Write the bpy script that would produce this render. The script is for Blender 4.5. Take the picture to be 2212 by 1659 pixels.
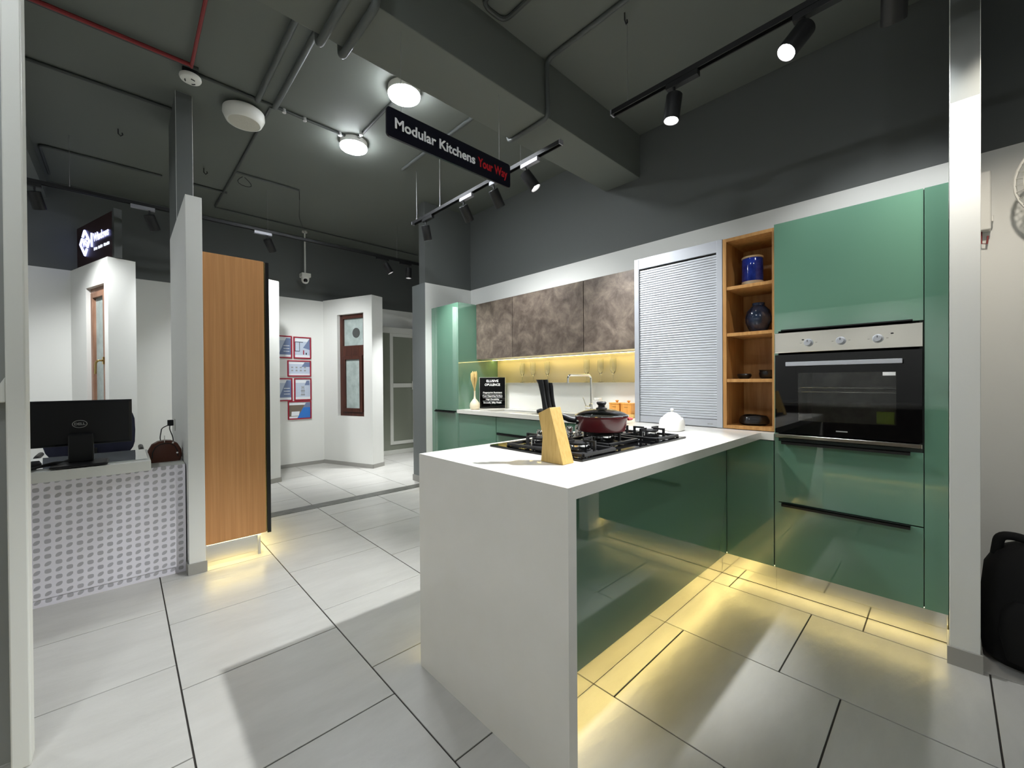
import bpy, bmesh, math, random
from mathutils import Matrix, Vector

# ---------------------------------------------------------------- scene reset
for o in list(bpy.data.objects):
    bpy.data.objects.remove(o, do_unlink=True)
SC = bpy.context.scene
COL = SC.collection
random.seed(7)
PI = math.pi

# ---------------------------------------------------------------- camera
CAM_H = 1.21
YAW, PITCH, ROLL, FPX = 0.81293831, -0.00630546, -0.00678206, 887.888
fw = Vector((math.cos(YAW) * math.cos(PITCH), math.sin(YAW) * math.cos(PITCH), math.sin(PITCH)))
rt = fw.cross(Vector((0, 0, 1))).normalized()
up = rt.cross(fw)
cr, sr = math.cos(ROLL), math.sin(ROLL)
rt2, up2 = cr * rt + sr * up, -sr * rt + cr * up
cam_data = bpy.data.cameras.new('camera')
cam = bpy.data.objects.new('camera', cam_data)
COL.objects.link(cam)
cam_data.sensor_width = 36.0
cam_data.lens = FPX / 2212 * 36.0
cam_data.clip_start = 0.02
cam.matrix_world = Matrix(((rt2.x, up2.x, -fw.x, 0), (rt2.y, up2.y, -fw.y, 0), (rt2.z, up2.z, -fw.z, CAM_H), (0, 0, 0, 1)))
SC.camera = cam

# ---------------------------------------------------------------- world, exposure
w = bpy.data.worlds.new('world')
SC.world = w
w.use_nodes = True
w.node_tree.nodes['Background'].inputs[0].default_value = (0.55, 0.6, 0.65, 1)
w.node_tree.nodes['Background'].inputs[1].default_value = 0.02
SC.view_settings.view_transform = 'Standard'
SC.view_settings.look = 'None'
SC.view_settings.gamma = 1.0
SC.view_settings.use_curve_mapping = False
SC.view_settings.exposure = 0.76

# light levels (watts for lamps, strength for emitters)
SPOT_W = 50.0
DISC_E = 95.0
LED_FLOOR = 20.0
LED_UNDER = 10.0

# ---------------------------------------------------------------- materials
def lin(r, g, b):
    def f(c):
        c /= 255.0
        return c / 12.92 if c <= 0.04045 else ((c + 0.055) / 1.055) ** 2.4
    return (f(r), f(g), f(b), 1.0)

def mat(name, col, rough=0.5, metal=0.0, coat=0.0, spec=0.5, trans=0.0, ior=1.45, alpha=1.0, emit=None, es=0.0):
    m = bpy.data.materials.new(name)
    m.use_nodes = True
    p = m.node_tree.nodes['Principled BSDF']
    p.inputs['Base Color'].default_value = col
    p.inputs['Roughness'].default_value = rough
    p.inputs['Metallic'].default_value = metal
    p.inputs['Coat Weight'].default_value = coat
    p.inputs['Coat Roughness'].default_value = 0.03
    p.inputs['Specular IOR Level'].default_value = spec
    p.inputs['Transmission Weight'].default_value = trans
    p.inputs['IOR'].default_value = ior
    p.inputs['Alpha'].default_value = alpha
    if emit:
        p.inputs['Emission Color'].default_value = emit
        p.inputs['Emission Strength'].default_value = es
    return m

def N(m, t):
    return m.node_tree.nodes.new(t)

def noise_mat(name, stops, scale=(1, 1, 1), nscale=4.0, detail=6.0, rough=0.5, nrough=0.6, bump=0.0, bscale=None, coat=0.0, metal=0.0, spec=0.5, dist=0.0):
    m = mat(name, stops[0][1], rough, metal, coat, spec)
    nt = m.node_tree
    L = nt.links.new
    p = nt.nodes['Principled BSDF']
    tc, mp, no, ra = N(m, 'ShaderNodeTexCoord'), N(m, 'ShaderNodeMapping'), N(m, 'ShaderNodeTexNoise'), N(m, 'ShaderNodeValToRGB')
    mp.inputs['Scale'].default_value = scale
    no.inputs['Scale'].default_value = nscale
    no.inputs['Detail'].default_value = detail
    no.inputs['Roughness'].default_value = nrough
    no.inputs['Distortion'].default_value = dist
    L(tc.outputs['Object'], mp.inputs['Vector'])
    L(mp.outputs['Vector'], no.inputs['Vector'])
    L(no.outputs['Fac'], ra.inputs['Fac'])
    cr_ = ra.color_ramp
    while len(cr_.elements) > 1:
        cr_.elements.remove(cr_.elements[-1])
    cr_.elements[0].position = stops[0][0]
    cr_.elements[0].color = stops[0][1]
    for q, c in stops[1:]:
        e = cr_.elements.new(q)
        e.color = c
    L(ra.outputs['Color'], p.inputs['Base Color'])
    if bump:
        b = N(m, 'ShaderNodeBump')
        b.inputs['Strength'].default_value = bump
        b.inputs['Distance'].default_value = 0.01
        if bscale:
            n2, m2 = N(m, 'ShaderNodeTexNoise'), N(m, 'ShaderNodeMapping')
            m2.inputs['Scale'].default_value = bscale
            n2.inputs['Scale'].default_value = 1.0
            n2.inputs['Detail'].default_value = 4
            L(tc.outputs['Object'], m2.inputs['Vector'])
            L(m2.outputs['Vector'], n2.inputs['Vector'])
            L(n2.outputs['Fac'], b.inputs['Height'])
        else:
            L(no.outputs['Fac'], b.inputs['Height'])
        L(b.outputs['Normal'], p.inputs['Normal'])
    return m

M = {}
M['tile'] = noise_mat('floor_tile', [(0.3, lin(186, 184, 178)), (0.7, lin(200, 198, 192))], scale=(0.9, 3.2, 1), nscale=2.2, rough=0.3, bump=0.2, bscale=(12, 34, 12))
M['grout'] = mat('grout', lin(58, 54, 50), 0.9)
M['strip'] = noise_mat('threshold_stone', [(0.35, lin(84, 84, 80)), (0.65, lin(112, 112, 106))], nscale=14, rough=0.35)
M['white'] = mat('white_paint', lin(227, 227, 222), 0.55)
M['grey'] = mat('dark_grey_paint', lin(92, 95, 93), 0.6)
M['ceil'] = mat('ceiling_grey_paint', lin(103, 107, 101), 0.75)
M['colgrey'] = mat('column_grey_paint', lin(116, 120, 120), 0.5)
M['skirt'] = mat('skirting_tile', lin(158, 156, 150), 0.4)
M['quartz'] = noise_mat('white_quartz', [(0.3, lin(233, 230, 221)), (0.7, lin(236, 233, 225))], nscale=9, rough=0.24, coat=0.2)
M['green'] = mat('green_gloss_laminate', lin(99, 138, 117), 0.0, coat=1.0, spec=0.5)
M['green'].node_tree.nodes['Principled BSDF'].inputs['Coat Roughness'].default_value = 0.0
M['green'].node_tree.nodes['Principled BSDF'].inputs['Coat IOR'].default_value = 1.65
M['carcass'] = mat('cabinet_carcass', lin(70, 78, 72), 0.5)
M['white_lam'] = mat('white_laminate', lin(222, 222, 216), 0.4)
M['mirror'] = mat('polished_steel_plinth', (0.86, 0.85, 0.80, 1), 0.09, 1.0)
M['black'] = mat('black_profile', lin(22, 22, 22), 0.35)
M['blackm'] = mat('black_matte', lin(26, 26, 27), 0.5)
M['iron'] = mat('cast_iron', lin(34, 34, 35), 0.45)
M['glassblack'] = mat('black_glass', lin(6, 6, 7), 0.03, coat=0.15, spec=0.35)
M['steel'] = mat('brushed_steel', (0.60, 0.575, 0.52, 1), 0.16, 1.0)
M['chrome'] = mat('chrome', (0.85, 0.85, 0.85, 1), 0.08, 1.0)
M['alu'] = mat('satin_aluminium', lin(184, 187, 193), 0.45, 0.2)
M['concrete'] = noise_mat('bronze_concrete_laminate', [(0.30, lin(62, 53, 46)), (0.45, lin(90, 79, 70)), (0.58, lin(112, 100, 89)), (0.72, lin(138, 125, 112))], nscale=6.5, detail=9, nrough=0.68, rough=0.42, dist=0.35)
M['oak'] = noise_mat('oak_veneer', [(0.35, lin(172, 122, 66)), (0.65, lin(196, 148, 88))], scale=(14, 14, 1.1), nscale=3.0, rough=0.42, detail=5)
M['walnut'] = noise_mat('teak_veneer', [(0.3, lin(188, 134, 84)), (0.5, lin(198, 143, 91)), (0.72, lin(210, 156, 104))], scale=(30, 30, 0.6), nscale=2.2, rough=0.4, detail=6)
M['bamboo'] = noise_mat('bamboo_block', [(0.35, lin(196, 160, 92)), (0.65, lin(212, 178, 110))], scale=(60, 60, 6), nscale=2.0, rough=0.45)
M['canwood'] = noise_mat('canister_wood', [(0.35, lin(206, 140, 62)), (0.65, lin(222, 160, 84))], scale=(20, 20, 3), nscale=3.0, rough=0.4)
M['splash'] = mat('cream_back_painted_glass', lin(214, 204, 172), 0.10, coat=0.8)
M['burgundy'] = mat('burgundy_enamel', lin(92, 26, 31), 0.28, coat=0.4)
M['redplastic'] = mat('red_handle', lin(190, 70, 72), 0.35)
M['glass'] = mat('clear_glass', (0.95, 0.97, 0.96, 1), 0.02, trans=1.0, ior=1.45)
M['ceramic'] = mat('white_ceramic', lin(236, 235, 230), 0.12, coat=0.5)
M['sinksteel'] = mat('satin_sink_steel', lin(196, 196, 192), 0.35, 0.35)
M['panlining'] = mat('grey_pan_lining', lin(150, 152, 148), 0.3)
M['cream'] = mat('cream_ceramic', lin(226, 214, 188), 0.3)
M['cobalt'] = noise_mat('cobalt_glaze', [(0.35, lin(24, 40, 128)), (0.65, lin(44, 70, 176))], nscale=16, rough=0.12, coat=0.5)
M['navy'] = noise_mat('navy_glaze', [(0.35, lin(22, 34, 58)), (0.65, lin(46, 62, 88))], nscale=18, rough=0.2, coat=0.4)
M['blackpot'] = mat('black_stoneware', lin(24, 22, 22), 0.3, coat=0.3)
M['rim'] = mat('raw_clay_rim', lin(214, 190, 150), 0.6)
M['marble'] = noise_mat('white_marble', [(0.4, lin(206, 204, 200)), (0.6, lin(240, 238, 232))], nscale=14, rough=0.25)
M['straw'] = mat('dried_straw', lin(206, 178, 116), 0.7)
M['signblack'] = mat('sign_black_acrylic', lin(20, 20, 32), 0.25)
M['txtwhite'] = mat('white_lettering', lin(250, 250, 250), 0.5)
M['txtred'] = mat('red_lettering', lin(196, 30, 38), 0.5)
M['txtgrey'] = mat('grey_lettering', lin(150, 150, 148), 0.5)
M['txtbrown'] = mat('burnt_lettering', lin(120, 74, 30), 0.6)
M['plastic'] = mat('white_plastic', lin(222, 221, 214), 0.4)
M['grille'] = noise_mat('speaker_grille', [(0.4, lin(176, 172, 160)), (0.6, lin(206, 202, 190))], nscale=400, rough=0.6)
M['redpipe'] = mat('red_pipe', lin(132, 40, 42), 0.5)
M['pipe'] = mat('painted_conduit', lin(72, 75, 73), 0.5)
M['bigpipe'] = mat('grey_pvc_pipe', lin(82, 86, 84), 0.5)
M['galv'] = mat('galvanised_clip', lin(190, 190, 188), 0.4, 0.4)
M['brownupvc'] = noise_mat('brown_wood_foil', [(0.35, lin(58, 32, 25)), (0.65, lin(82, 46, 35))], scale=(10, 10, 1), nscale=4, rough=0.35)
M['lightwood'] = noise_mat('golden_oak_foil', [(0.35, lin(128, 92, 72)), (0.65, lin(160, 122, 100))], scale=(10, 10, 1), nscale=4, rough=0.35)
M['frost'] = noise_mat('frosted_glass', [(0.35, lin(150, 162, 158)), (0.65, lin(176, 188, 184))], nscale=9, rough=0.35)
M['brass'] = mat('brass', (0.62, 0.46, 0.18, 1), 0.22, 1.0)
M['framered'] = mat('red_picture_frame', lin(152, 24, 48), 0.4)
M['paper'] = mat('white_print', lin(222, 226, 230), 0.5)
M['pgrey'] = mat('pale_blue_print', lin(184, 194, 210), 0.5)
M['pblue'] = mat('blue_print', lin(48, 116, 196), 0.5)
M['pdark'] = mat('brown_photo_print', lin(112, 100, 86), 0.5)
M['pslate'] = mat('slate_print', lin(110, 124, 156), 0.5)
M['signbrown'] = mat('sign_dark_brown', lin(46, 24, 24), 0.45)
M['led_blue'] = mat('led_letter', (0.8, 0.85, 1, 1), 0.5, emit=(0.42, 0.46, 1.0, 1), es=2.0)
M['led_blue_dim'] = mat('led_letter_small', (0.8, 0.85, 1, 1), 0.5, emit=(0.8, 0.82, 0.95, 1), es=0.55)
M['monitor'] = mat('black_monitor_plastic', lin(14, 14, 17), 0.42)
M['navyfab'] = mat('navy_mesh_fabric', lin(58, 60, 84), 0.8)
M['leather'] = mat('brown_leather', lin(86, 42, 24), 0.42)
M['bagblack'] = mat('black_nylon', lin(10, 10, 11), 0.85)
M['deskglass'] = mat('desk_glass', lin(190, 196, 194), 0.05, coat=1.0)
M['upvc'] = mat('white_upvc', lin(216, 216, 208), 0.4)
M['greyglass'] = mat('grey_panel_glass', lin(136, 138, 134), 0.3)
M['doorglass'] = mat('tinted_door_glass', lin(134, 138, 124), 0.1, coat=0.4)
M['alulight'] = mat('silver_adapter', lin(150, 150, 156), 0.4, 0.3)
M['wire'] = mat('steel_wire', lin(150, 150, 148), 0.4, 0.5)
M['disc'] = mat('light_diffuser', (1, 1, 1, 1), 0.5, emit=(0.90, 0.95, 1.0, 1), es=DISC_E)
M['lens_on'] = mat('spot_lens_lit', (1, 1, 1, 1), 0.5, emit=(1, 0.98, 0.94, 1), es=30.0)
M['lens_off'] = mat('spot_lens_unlit', lin(60, 60, 60), 0.2)
M['led_floor'] = mat('warm_led_floor', (1, 1, 1, 1), 0.5, emit=(1.0, 0.78, 0.27, 1), es=LED_FLOOR)
M['led_under'] = mat('warm_led_under', (1, 1, 1, 1), 0.5, emit=(1.0, 0.76, 0.24, 1), es=LED_UNDER)
M['ovenwall'] = noise_mat('oven_enamel', [(0.4, lin(120, 117, 110)), (0.6, lin(150, 147, 138))], nscale=8, rough=0.35)
M['ovenglass'] = mat('oven_door_glass', (0.62, 0.62, 0.60, 1), 0.03, trans=1.0, ior=1.45)
M['label_green'] = mat('energy_label', lin(110, 130, 40), 0.5)

def leaf_material():
    # flat printed laminate: grey leaves on a 40.5 mm grid, alternate cells turned a quarter
    m = mat('leaf_print_laminate', lin(196, 194, 202), 0.4)
    nt = m.node_tree
    L = nt.links.new
    p = nt.nodes['Principled BSDF']
    tc = N(m, 'ShaderNodeTexCoord')
    sp = N(m, 'ShaderNodeSeparateXYZ')
    L(tc.outputs['Object'], sp.inputs[0])
    def mth(op, a, b=None, c=None):
        n = N(m, 'ShaderNodeMath')
        n.operation = op
        for i, q in enumerate((a, b, c)):
            if q is None:
                continue
            if isinstance(q, (int, float)):
                n.inputs[i].default_value = q
            else:
                L(q, n.inputs[i])
        return n.outputs[0]
    PX, PZ = 0.0405, 0.0408
    u = mth('DIVIDE', mth('ADD', sp.outputs['X'], 0.347 + PX / 2 + 10 * PX), PX)
    v = mth('DIVIDE', mth('ADD', sp.outputs['Z'], 10 * PZ - 0.069 + PZ / 2), PZ)
    iu, iv = mth('FLOOR', u), mth('FLOOR', v)
    fu, fv = mth('SUBTRACT', mth('SUBTRACT', u, iu), 0.5), mth('SUBTRACT', mth('SUBTRACT', v, iv), 0.5)
    par = mth('MODULO', mth('ADD', iu, iv), 2)
    # two circles' lens along the diagonal (pointed leaf) for odd cells, rounded rectangle for even cells
    du, dv = mth('MULTIPLY', fu, 1.0), mth('MULTIPLY', fv, 1.05)
    a = mth('MULTIPLY', mth('ADD', du, dv), 0.7071)
    b = mth('MULTIPLY', mth('SUBTRACT', du, dv), 0.7071)
    k = 0.19
    d1 = mth('SQRT', mth('ADD', mth('POWER', a, 2), mth('POWER', mth('ADD', b, k), 2)))
    d2 = mth('SQRT', mth('ADD', mth('POWER', a, 2), mth('POWER', mth('SUBTRACT', b, k), 2)))
    leaf = mth('LESS_THAN', mth('MAXIMUM', d1, d2), 0.445)
    d3 = mth('ADD', mth('POWER', mth('ABSOLUTE', mth('MULTIPLY', fu, 3.2)), 3.2), mth('POWER', mth('ABSOLUTE', mth('MULTIPLY', fv, 3.4)), 3.2))
    oval = mth('LESS_THAN', d3, 1.0)
    sel = mth('ADD', mth('MULTIPLY', leaf, par), mth('MULTIPLY', oval, mth('SUBTRACT', 1.0, par)))
    mx = N(m, 'ShaderNodeMix')
    mx.data_type = 'RGBA'
    L(sel, mx.inputs['Factor'])
    mx.inputs['A'].default_value = lin(243, 240, 248)
    mx.inputs['B'].default_value = lin(186, 184, 190)
    L(mx.outputs['Result'], p.inputs['Base Color'])
    return m
M['leaf'] = leaf_material()

# ---------------------------------------------------------------- mesh builder
class MB:
    def __init__(self):
        self.v, self.f, self.mi, self.sm = [], [], [], []
    def add(self, vs, fs, mi=0, smooth=False):
        b = len(self.v)
        self.v += [tuple(q) for q in vs]
        for f in fs:
            self.f.append(tuple(b + i for i in f))
            self.mi.append(mi)
            self.sm.append(smooth)
        return self
    def box(self, x0, x1, y0, y1, z0, z1, mi=0):
        v = [(x, y, z) for z in (z0, z1) for y in (y0, y1) for x in (x0, x1)]
        return self.add(v, [(0, 2, 3, 1), (4, 5, 7, 6), (0, 1, 5, 4), (2, 6, 7, 3), (0, 4, 6, 2), (1, 3, 7, 5)], mi)
    def prism(self, poly, z0, z1, mi=0, axis='z'):
        n = len(poly)
        def P(a, b, c):
            return {'z': (a, b, c), 'x': (c, a, b), 'y': (a, c, b)}[axis]
        v = [P(a, b, z0) for a, b in poly] + [P(a, b, z1) for a, b in poly]
        fs = [tuple(range(n))[::-1], tuple(range(n, 2 * n))] + [(i, (i + 1) % n, n + (i + 1) % n, n + i) for i in range(n)]
        return self.add(v, fs, mi)
    def lathe(self, prof, c=(0, 0, 0), n=32, mi=0, axis=None, close=False):
        v, fs = [], []
        for r, z in prof:
            for k in range(n):
                t = 2 * PI * k / n
                v.append(Vector((r * math.cos(t), r * math.sin(t), z)))
        m = len(prof)
        for i in range(m - 1 if not close else m):
            j = (i + 1) % m
            for k in range(n):
                l = (k + 1) % n
                fs.append((i * n + k, i * n + l, j * n + l, j * n + k))
        if not close:
            if prof[0][0] > 1e-6:
                fs.append(tuple(range(n))[::-1])
            if prof[-1][0] > 1e-6:
                fs.append(tuple(range((m - 1) * n, m * n)))
        if axis is not None:
            q = Vector((0, 0, 1)).rotation_difference(Vector(axis).normalized())
            v = [q @ x for x in v]
        v = [x + Vector(c) for x in v]
        return self.add(v, fs, mi, True)
    def cyl(self, p0, p1, r, n=20, mi=0, r1=None):
        p0, p1 = Vector(p0), Vector(p1)
        h = (p1 - p0).length
        return self.lathe([(r, 0), (r if r1 is None else r1, h)], p0, n, mi, p1 - p0)
    def tube(self, pts, r, n=10, mi=0, closed=False):
        pts = [Vector(p) for p in pts]
        m = len(pts)
        v, fs = [], []
        ref = None
        for i, p in enumerate(pts):
            a = pts[(i - 1) % m] if (i > 0 or closed) else p
            b = pts[(i + 1) % m] if (i < m - 1 or closed) else p
            t = (b - a).normalized()
            if ref is None:
                ref = Vector((0, 0, 1)) if abs(t.z) < 0.9 else Vector((1, 0, 0))
            s = t.cross(ref)
            if s.length < 1e-5:
                s = t.cross(Vector((1, 0, 0)))
            s.normalize()
            u_ = s.cross(t).normalized()
            ref = u_
            rr = r[i] if isinstance(r, (list, tuple)) else r
            for k in range(n):
                g = 2 * PI * k / n
                v.append(p + (s * math.cos(g) + u_ * math.sin(g)) * rr)
        for i in range(m if closed else m - 1):
            j = (i + 1) % m
            for k in range(n):
                l = (k + 1) % n
                fs.append((i * n + k, i * n + l, j * n + l, j * n + k))
        if not closed:
            fs.append(tuple(range(n)))
            fs.append(tuple(range((m - 1) * n, m * n))[::-1])
        return self.add(v, fs, mi, True)
    def xf(self, mtx):
        self.v = [tuple(mtx @ Vector(q)) for q in self.v]
        return self
    def mesh(self, name, mats, bevel=0.0, seg=2):
        me = bpy.data.meshes.new(name)
        me.from_pydata(self.v, [], self.f)
        for i, p in enumerate(me.polygons):
            p.material_index = self.mi[i]
            p.use_smooth = self.sm[i]
        bm = bmesh.new()
        bm.from_mesh(me)
        bmesh.ops.recalc_face_normals(bm, faces=bm.faces)
        if bevel:
            es = [e for e in bm.edges if len(e.link_faces) == 2 and e.calc_face_angle(0) > 0.6]
            bmesh.ops.bevel(bm, geom=es, offset=bevel, segments=seg, affect='EDGES', profile=0.5, clamp_overlap=True)
        for e in bm.edges:
            if len(e.link_faces) == 2 and e.calc_face_angle(0) > 0.7:
                e.smooth = False
        bm.to_mesh(me)
        bm.free()
        if not isinstance(mats, (list, tuple)):
            mats = [mats]
        for q in mats:
            me.materials.append(M[q] if isinstance(q, str) else q)
        return me

def rbend(pts, r, k=5):
    """round the corners of a poly-line"""
    pts = [Vector(p) for p in pts]
    out = [pts[0]]
    for i in range(1, len(pts) - 1):
        a, b, c = pts[i - 1], pts[i], pts[i + 1]
        d1, d2 = (a - b), (c - b)
        rr = min(r, d1.length * 0.45, d2.length * 0.45)
        p0, p1 = b + d1.normalized() * rr, b + d2.normalized() * rr
        for j in range(k + 1):
            t = j / k
            out.append((1 - t) ** 2 * p0 + 2 * t * (1 - t) * b + t * t * p1)
    out.append(pts[-1])
    return out

def tag(o, label=None, cat=None, group=None, kind=None):
    if label: o['label'] = label
    if cat: o['category'] = cat
    if group: o['group'] = group
    if kind: o['kind'] = kind
    return o

def thing(name, label, cat, loc=(0, 0, 0), rot=None, group=None, kind=None):
    o = bpy.data.objects.new(name, None)
    COL.objects.link(o)
    o.empty_display_size = 0.05
    o.location = loc
    if rot is not None:
        o.rotation_euler = rot
    return tag(o, label, cat, group, kind)

def obj(name, me, parent=None, local=False, loc=None, rot=None):
    """link a mesh as one object; with a parent the mesh is in world space unless local"""
    o = bpy.data.objects.new(name, me)
    COL.objects.link(o)
    if loc is not None: o.location = loc
    if rot is not None: o.rotation_euler = rot
    if parent is not None:
        o.parent = parent
        if not local:
            mw = Matrix.LocRotScale(parent.location, parent.rotation_euler, None)
            pp = parent.parent
            if pp is not None:
                mw = Matrix.LocRotScale(pp.location, pp.rotation_euler, None) @ pp_inv(parent) @ mw
            o.matrix_parent_inverse = mw.inverted()
    return o

def pp_inv(o):
    return o.matrix_parent_inverse.copy()

def part(name, mb, mats, parent, bevel=0.0, local=False, label=None, loc=None):
    o = obj(name, mb.mesh(name, mats, bevel), parent, local, loc)
    if label: o['label'] = label
    return o

def single(name, mb, mats, label, cat, group=None, bevel=0.0, kind=None):
    return tag(obj(name, mb.mesh(name, mats, bevel)), label, cat, group, kind)

def struct(name, mb, mats, label=None, bevel=0.0):
    return tag(obj(name, mb.mesh(name, mats, bevel)), label, None, None, 'structure')

def text_mesh(body, size, bold=0.0, align='CENTER', depth=0.0008, spacing=1.0):
    cu = bpy.data.curves.new('lettering', 'FONT')
    cu.body = body
    cu.size = size
    cu.align_x = align
    cu.align_y = 'CENTER'
    cu.extrude = depth
    cu.offset = bold
    cu.space_character = spacing
    cu.resolution_u = 3
    t = bpy.data.objects.new('lettering', cu)
    COL.objects.link(t)
    dg = bpy.context.evaluated_depsgraph_get()
    dg.update()
    me = bpy.data.meshes.new_from_object(t.evaluated_get(dg))
    bpy.data.objects.remove(t, do_unlink=True)
    bpy.data.curves.remove(cu)
    return me

def frame_mtx(origin, ex, ey):
    ex, ey = Vector(ex).normalized(), Vector(ey).normalized()
    ez = ex.cross(ey)
    o = Vector(origin)
    return Matrix(((ex.x, ey.x, ez.x, o.x), (ex.y, ey.y, ez.y, o.y), (ex.z, ey.z, ez.z, o.z), (0, 0, 0, 1)))

def letters(body, size, origin, ex, ey, m, parent, bold=0.0, align='CENTER', name='lettering', label=None, spacing=1.0, width=None):
    me = text_mesh(body, size, bold, align, spacing=spacing)
    if width:
        xs = [v.co.x for v in me.vertices]
        s = width / max(1e-6, max(xs) - min(xs))
        me.transform(Matrix.Diagonal((s, 1, 1, 1)))
    me.transform(frame_mtx(origin, ex, ey))
    me.materials.clear()
    me.materials.append(M[m])
    o = obj(name, me, parent)
    if label: o['label'] = label
    return o
# ================================================================ THE SETTING
ZC = 3.34           # ceiling
XW = 3.28           # long kitchen wall
YF = 6.45           # far wall
T = 0.905           # worktop height

fl = MB()
fl.box(-4.0, 4.6, -3.5, 6.6, -0.12, -0.004)
floor = struct('floor', fl, 'grout', 'pale grey stone-look tiled floor of the showroom')

GAP = 0.0028
def tile(x0, x1, y0, y1):
    mb = MB()
    a, b = (x1 - x0) / 2 - GAP, (y1 - y0) / 2 - GAP
    key = (round(a, 4), round(b, 4))
    if key not in tile.cache:
        mb.box(-a, a, -b, b, -0.006, 0.0)
        tile.cache[key] = mb.mesh('tile', 'tile', 0.0008, 1)
    obj('tile', tile.cache[key], floor, True, ((x0 + x1) / 2, (y0 + y1) / 2, 0))
tile.cache = {}
XB = [-2.26, -1.655, -1.05, -0.447, 0.156, 0.757, 1.355, 1.962, 2.565, 3.168]
for i in range(len(XB) - 1):
    off = 0.477 if i % 2 == 1 else 0.275
    ys = [off + 0.6 * k for k in range(-4, 8)]
    ys = [y for y in ys if -2.2 < y < 4.10] + [4.175]
    for j in range(len(ys) - 1):
        if ys[j + 1] - ys[j] > 0.03:
            tile(XB[i], XB[i + 1], ys[j], ys[j + 1])
XF = [-0.98, -0.38, 0.22, 0.80, 1.352, 1.795, 2.395, 2.995, 3.595, 4.195]
for i in range(len(XF) - 1):
    ys = [4.325] + ([4.68, 5.305, 5.9, 6.45] if i % 2 == 1 else [5.12, 5.72, 6.45])
    for j in range(len(ys) - 1):
        tile(XF[i], XF[i + 1], ys[j], ys[j + 1])
st = MB()
st.box(-0.98, 3.28, 4.178, 4.322, -0.006, 0.001)
struct('trim_1', st, 'strip', 'dark grey stone threshold strip across the floor')
# plain floor beyond the laid tiles
sf = MB()
sf.box(-4.0, -2.265, -3.5, 6.6, -0.01, -0.0005)
sf.box(-2.26, 4.6, -3.5, -2.13, -0.01, -0.0005)
sf.box(3.17, 4.6, -2.12, 4.17, -0.01, -0.0005)
sf.box(-2.26, -0.985, 4.18, 6.6, -0.01, -0.0005)
struct('trim_2', sf, 'tile', 'plain floor beyond the laid tiles')

ce = MB()
ce.box(-4.0, 4.6, -3.5, 6.6, ZC, ZC + 0.15)
struct('ceiling', ce, 'ceil', 'dark grey painted concrete ceiling')
bmz = MB()
bmz.box(-4.0, XW, 1.83, 2.18, 2.97, ZC + 0.01)
struct('beam', bmz, 'ceil', 'dark grey concrete beam crossing the ceiling above the hanging sign', 0.004)
bm2 = MB()
bm2.box(-1.15, -0.56, 2.19, YF, 3.16, ZC + 0.01)
struct('trim_3', bm2, 'ceil', 'grey painted downstand beam by the left edge')

def two_tone(mb, x0, x1, y0, y1, zs, z1):
    mb.box(x0, x1, y0, y1, 0, zs, 0)
    mb.box(x0, x1, y0, y1, zs, z1, 1)
wr = MB(); two_tone(wr, XW, XW + 0.12, -3.4, 4.6, 2.389, ZC)
struct('wall_right', wr, ['white', 'grey'], 'long wall, white below and dark grey above, behind the kitchen')
wb = MB()
wb.box(2.60, XW, 4.23, 4.52, 0, 2.385, 0)
wb.box(2.60, XW, 4.23, 4.36, 2.385, ZC, 1)
wb.box(2.597, 2.60, 4.2298, 4.5202, 0.0, 2.3852, 2)
struct('wall_back', wb, ['white', 'grey', 'colgrey'], 'end wall of the kitchen bay with a grey end face')
wf = MB(); two_tone(wf, -4.0, 4.6, YF, YF + 0.12, 2.43, ZC)
struct('wall_far', wf, ['white', 'grey'], 'far wall, white below and dark grey above')
wl = MB(); two_tone(wl, -3.32, -3.2, -3.5, 6.6, 2.4, ZC)
for k in range(9):
    wl.box(-3.2, -3.185, -3.2 + k * 1.0, -2.3 + k * 1.0, 0.05, 2.36, 0)
struct('wall_left', wl, ['white', 'grey'], 'white panelled showroom wall across from the kitchen')
wn = MB(); two_tone(wn, -4.0, 3.4, -3.62, -3.5, 2.4, ZC)
struct('wall_near', wn, ['white', 'grey'])
wx = MB(); two_tone(wx, 4.6, 4.72, 4.4, 6.6, 2.4, ZC)
wx.box(3.4, 4.72, 4.4, 4.52, 0, ZC, 1)
struct('wall_side', wx, ['white', 'grey'])

# fin wall at the right end of the kitchen
fn = MB(); two_tone(fn, 2.545, XW, -0.097, -0.009, 2.366, ZC)
struct('wall_fin', fn, ['white', 'grey'], 'slim white end wall right of the oven tower', 0.002)
bf = MB()
bf.box(2.534, 2.545, -0.104, -0.002, 0, 0.075)
bf.box(2.545, 2.70, -0.0085, -0.002, 0, 0.075)
bf.box(2.545, XW, -0.104, -0.0975, 0, 0.075)
struct('baseboard_fin', bf, 'skirt', None, 0.001)

# left pier with its column
pr = MB()
pr.box(0.293, 0.378, 3.282, 4.42, 0, 2.40, 0)
pr.box(0.2932, 0.392, 3.84, 4.4198, 2.40, ZC, 1)
struct('wall_pier', pr, ['white', 'grey'], 'slim white partition between the desk and the wood cabinet', 0.002)
bp = MB()
bp.box(0.286, 0.385, 3.272, 3.282, 0, 0.07)
bp.box(0.284, 0.293, 3.29, 4.42, 0, 0.07)
struct('baseboard_pier', bp, 'skirt', None, 0.001)
bb = MB()
bb.box(2.588, 2.597, 4.222, 4.53, 0, 0.075)
struct('baseboard_back', bb, 'skirt', None, 0.001)
bfar = MB()
bfar.box(-0.36, 4.6, YF - 0.008, YF, 0, 0.05)
struct('baseboard_far', bfar, 'skirt', None)

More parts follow.
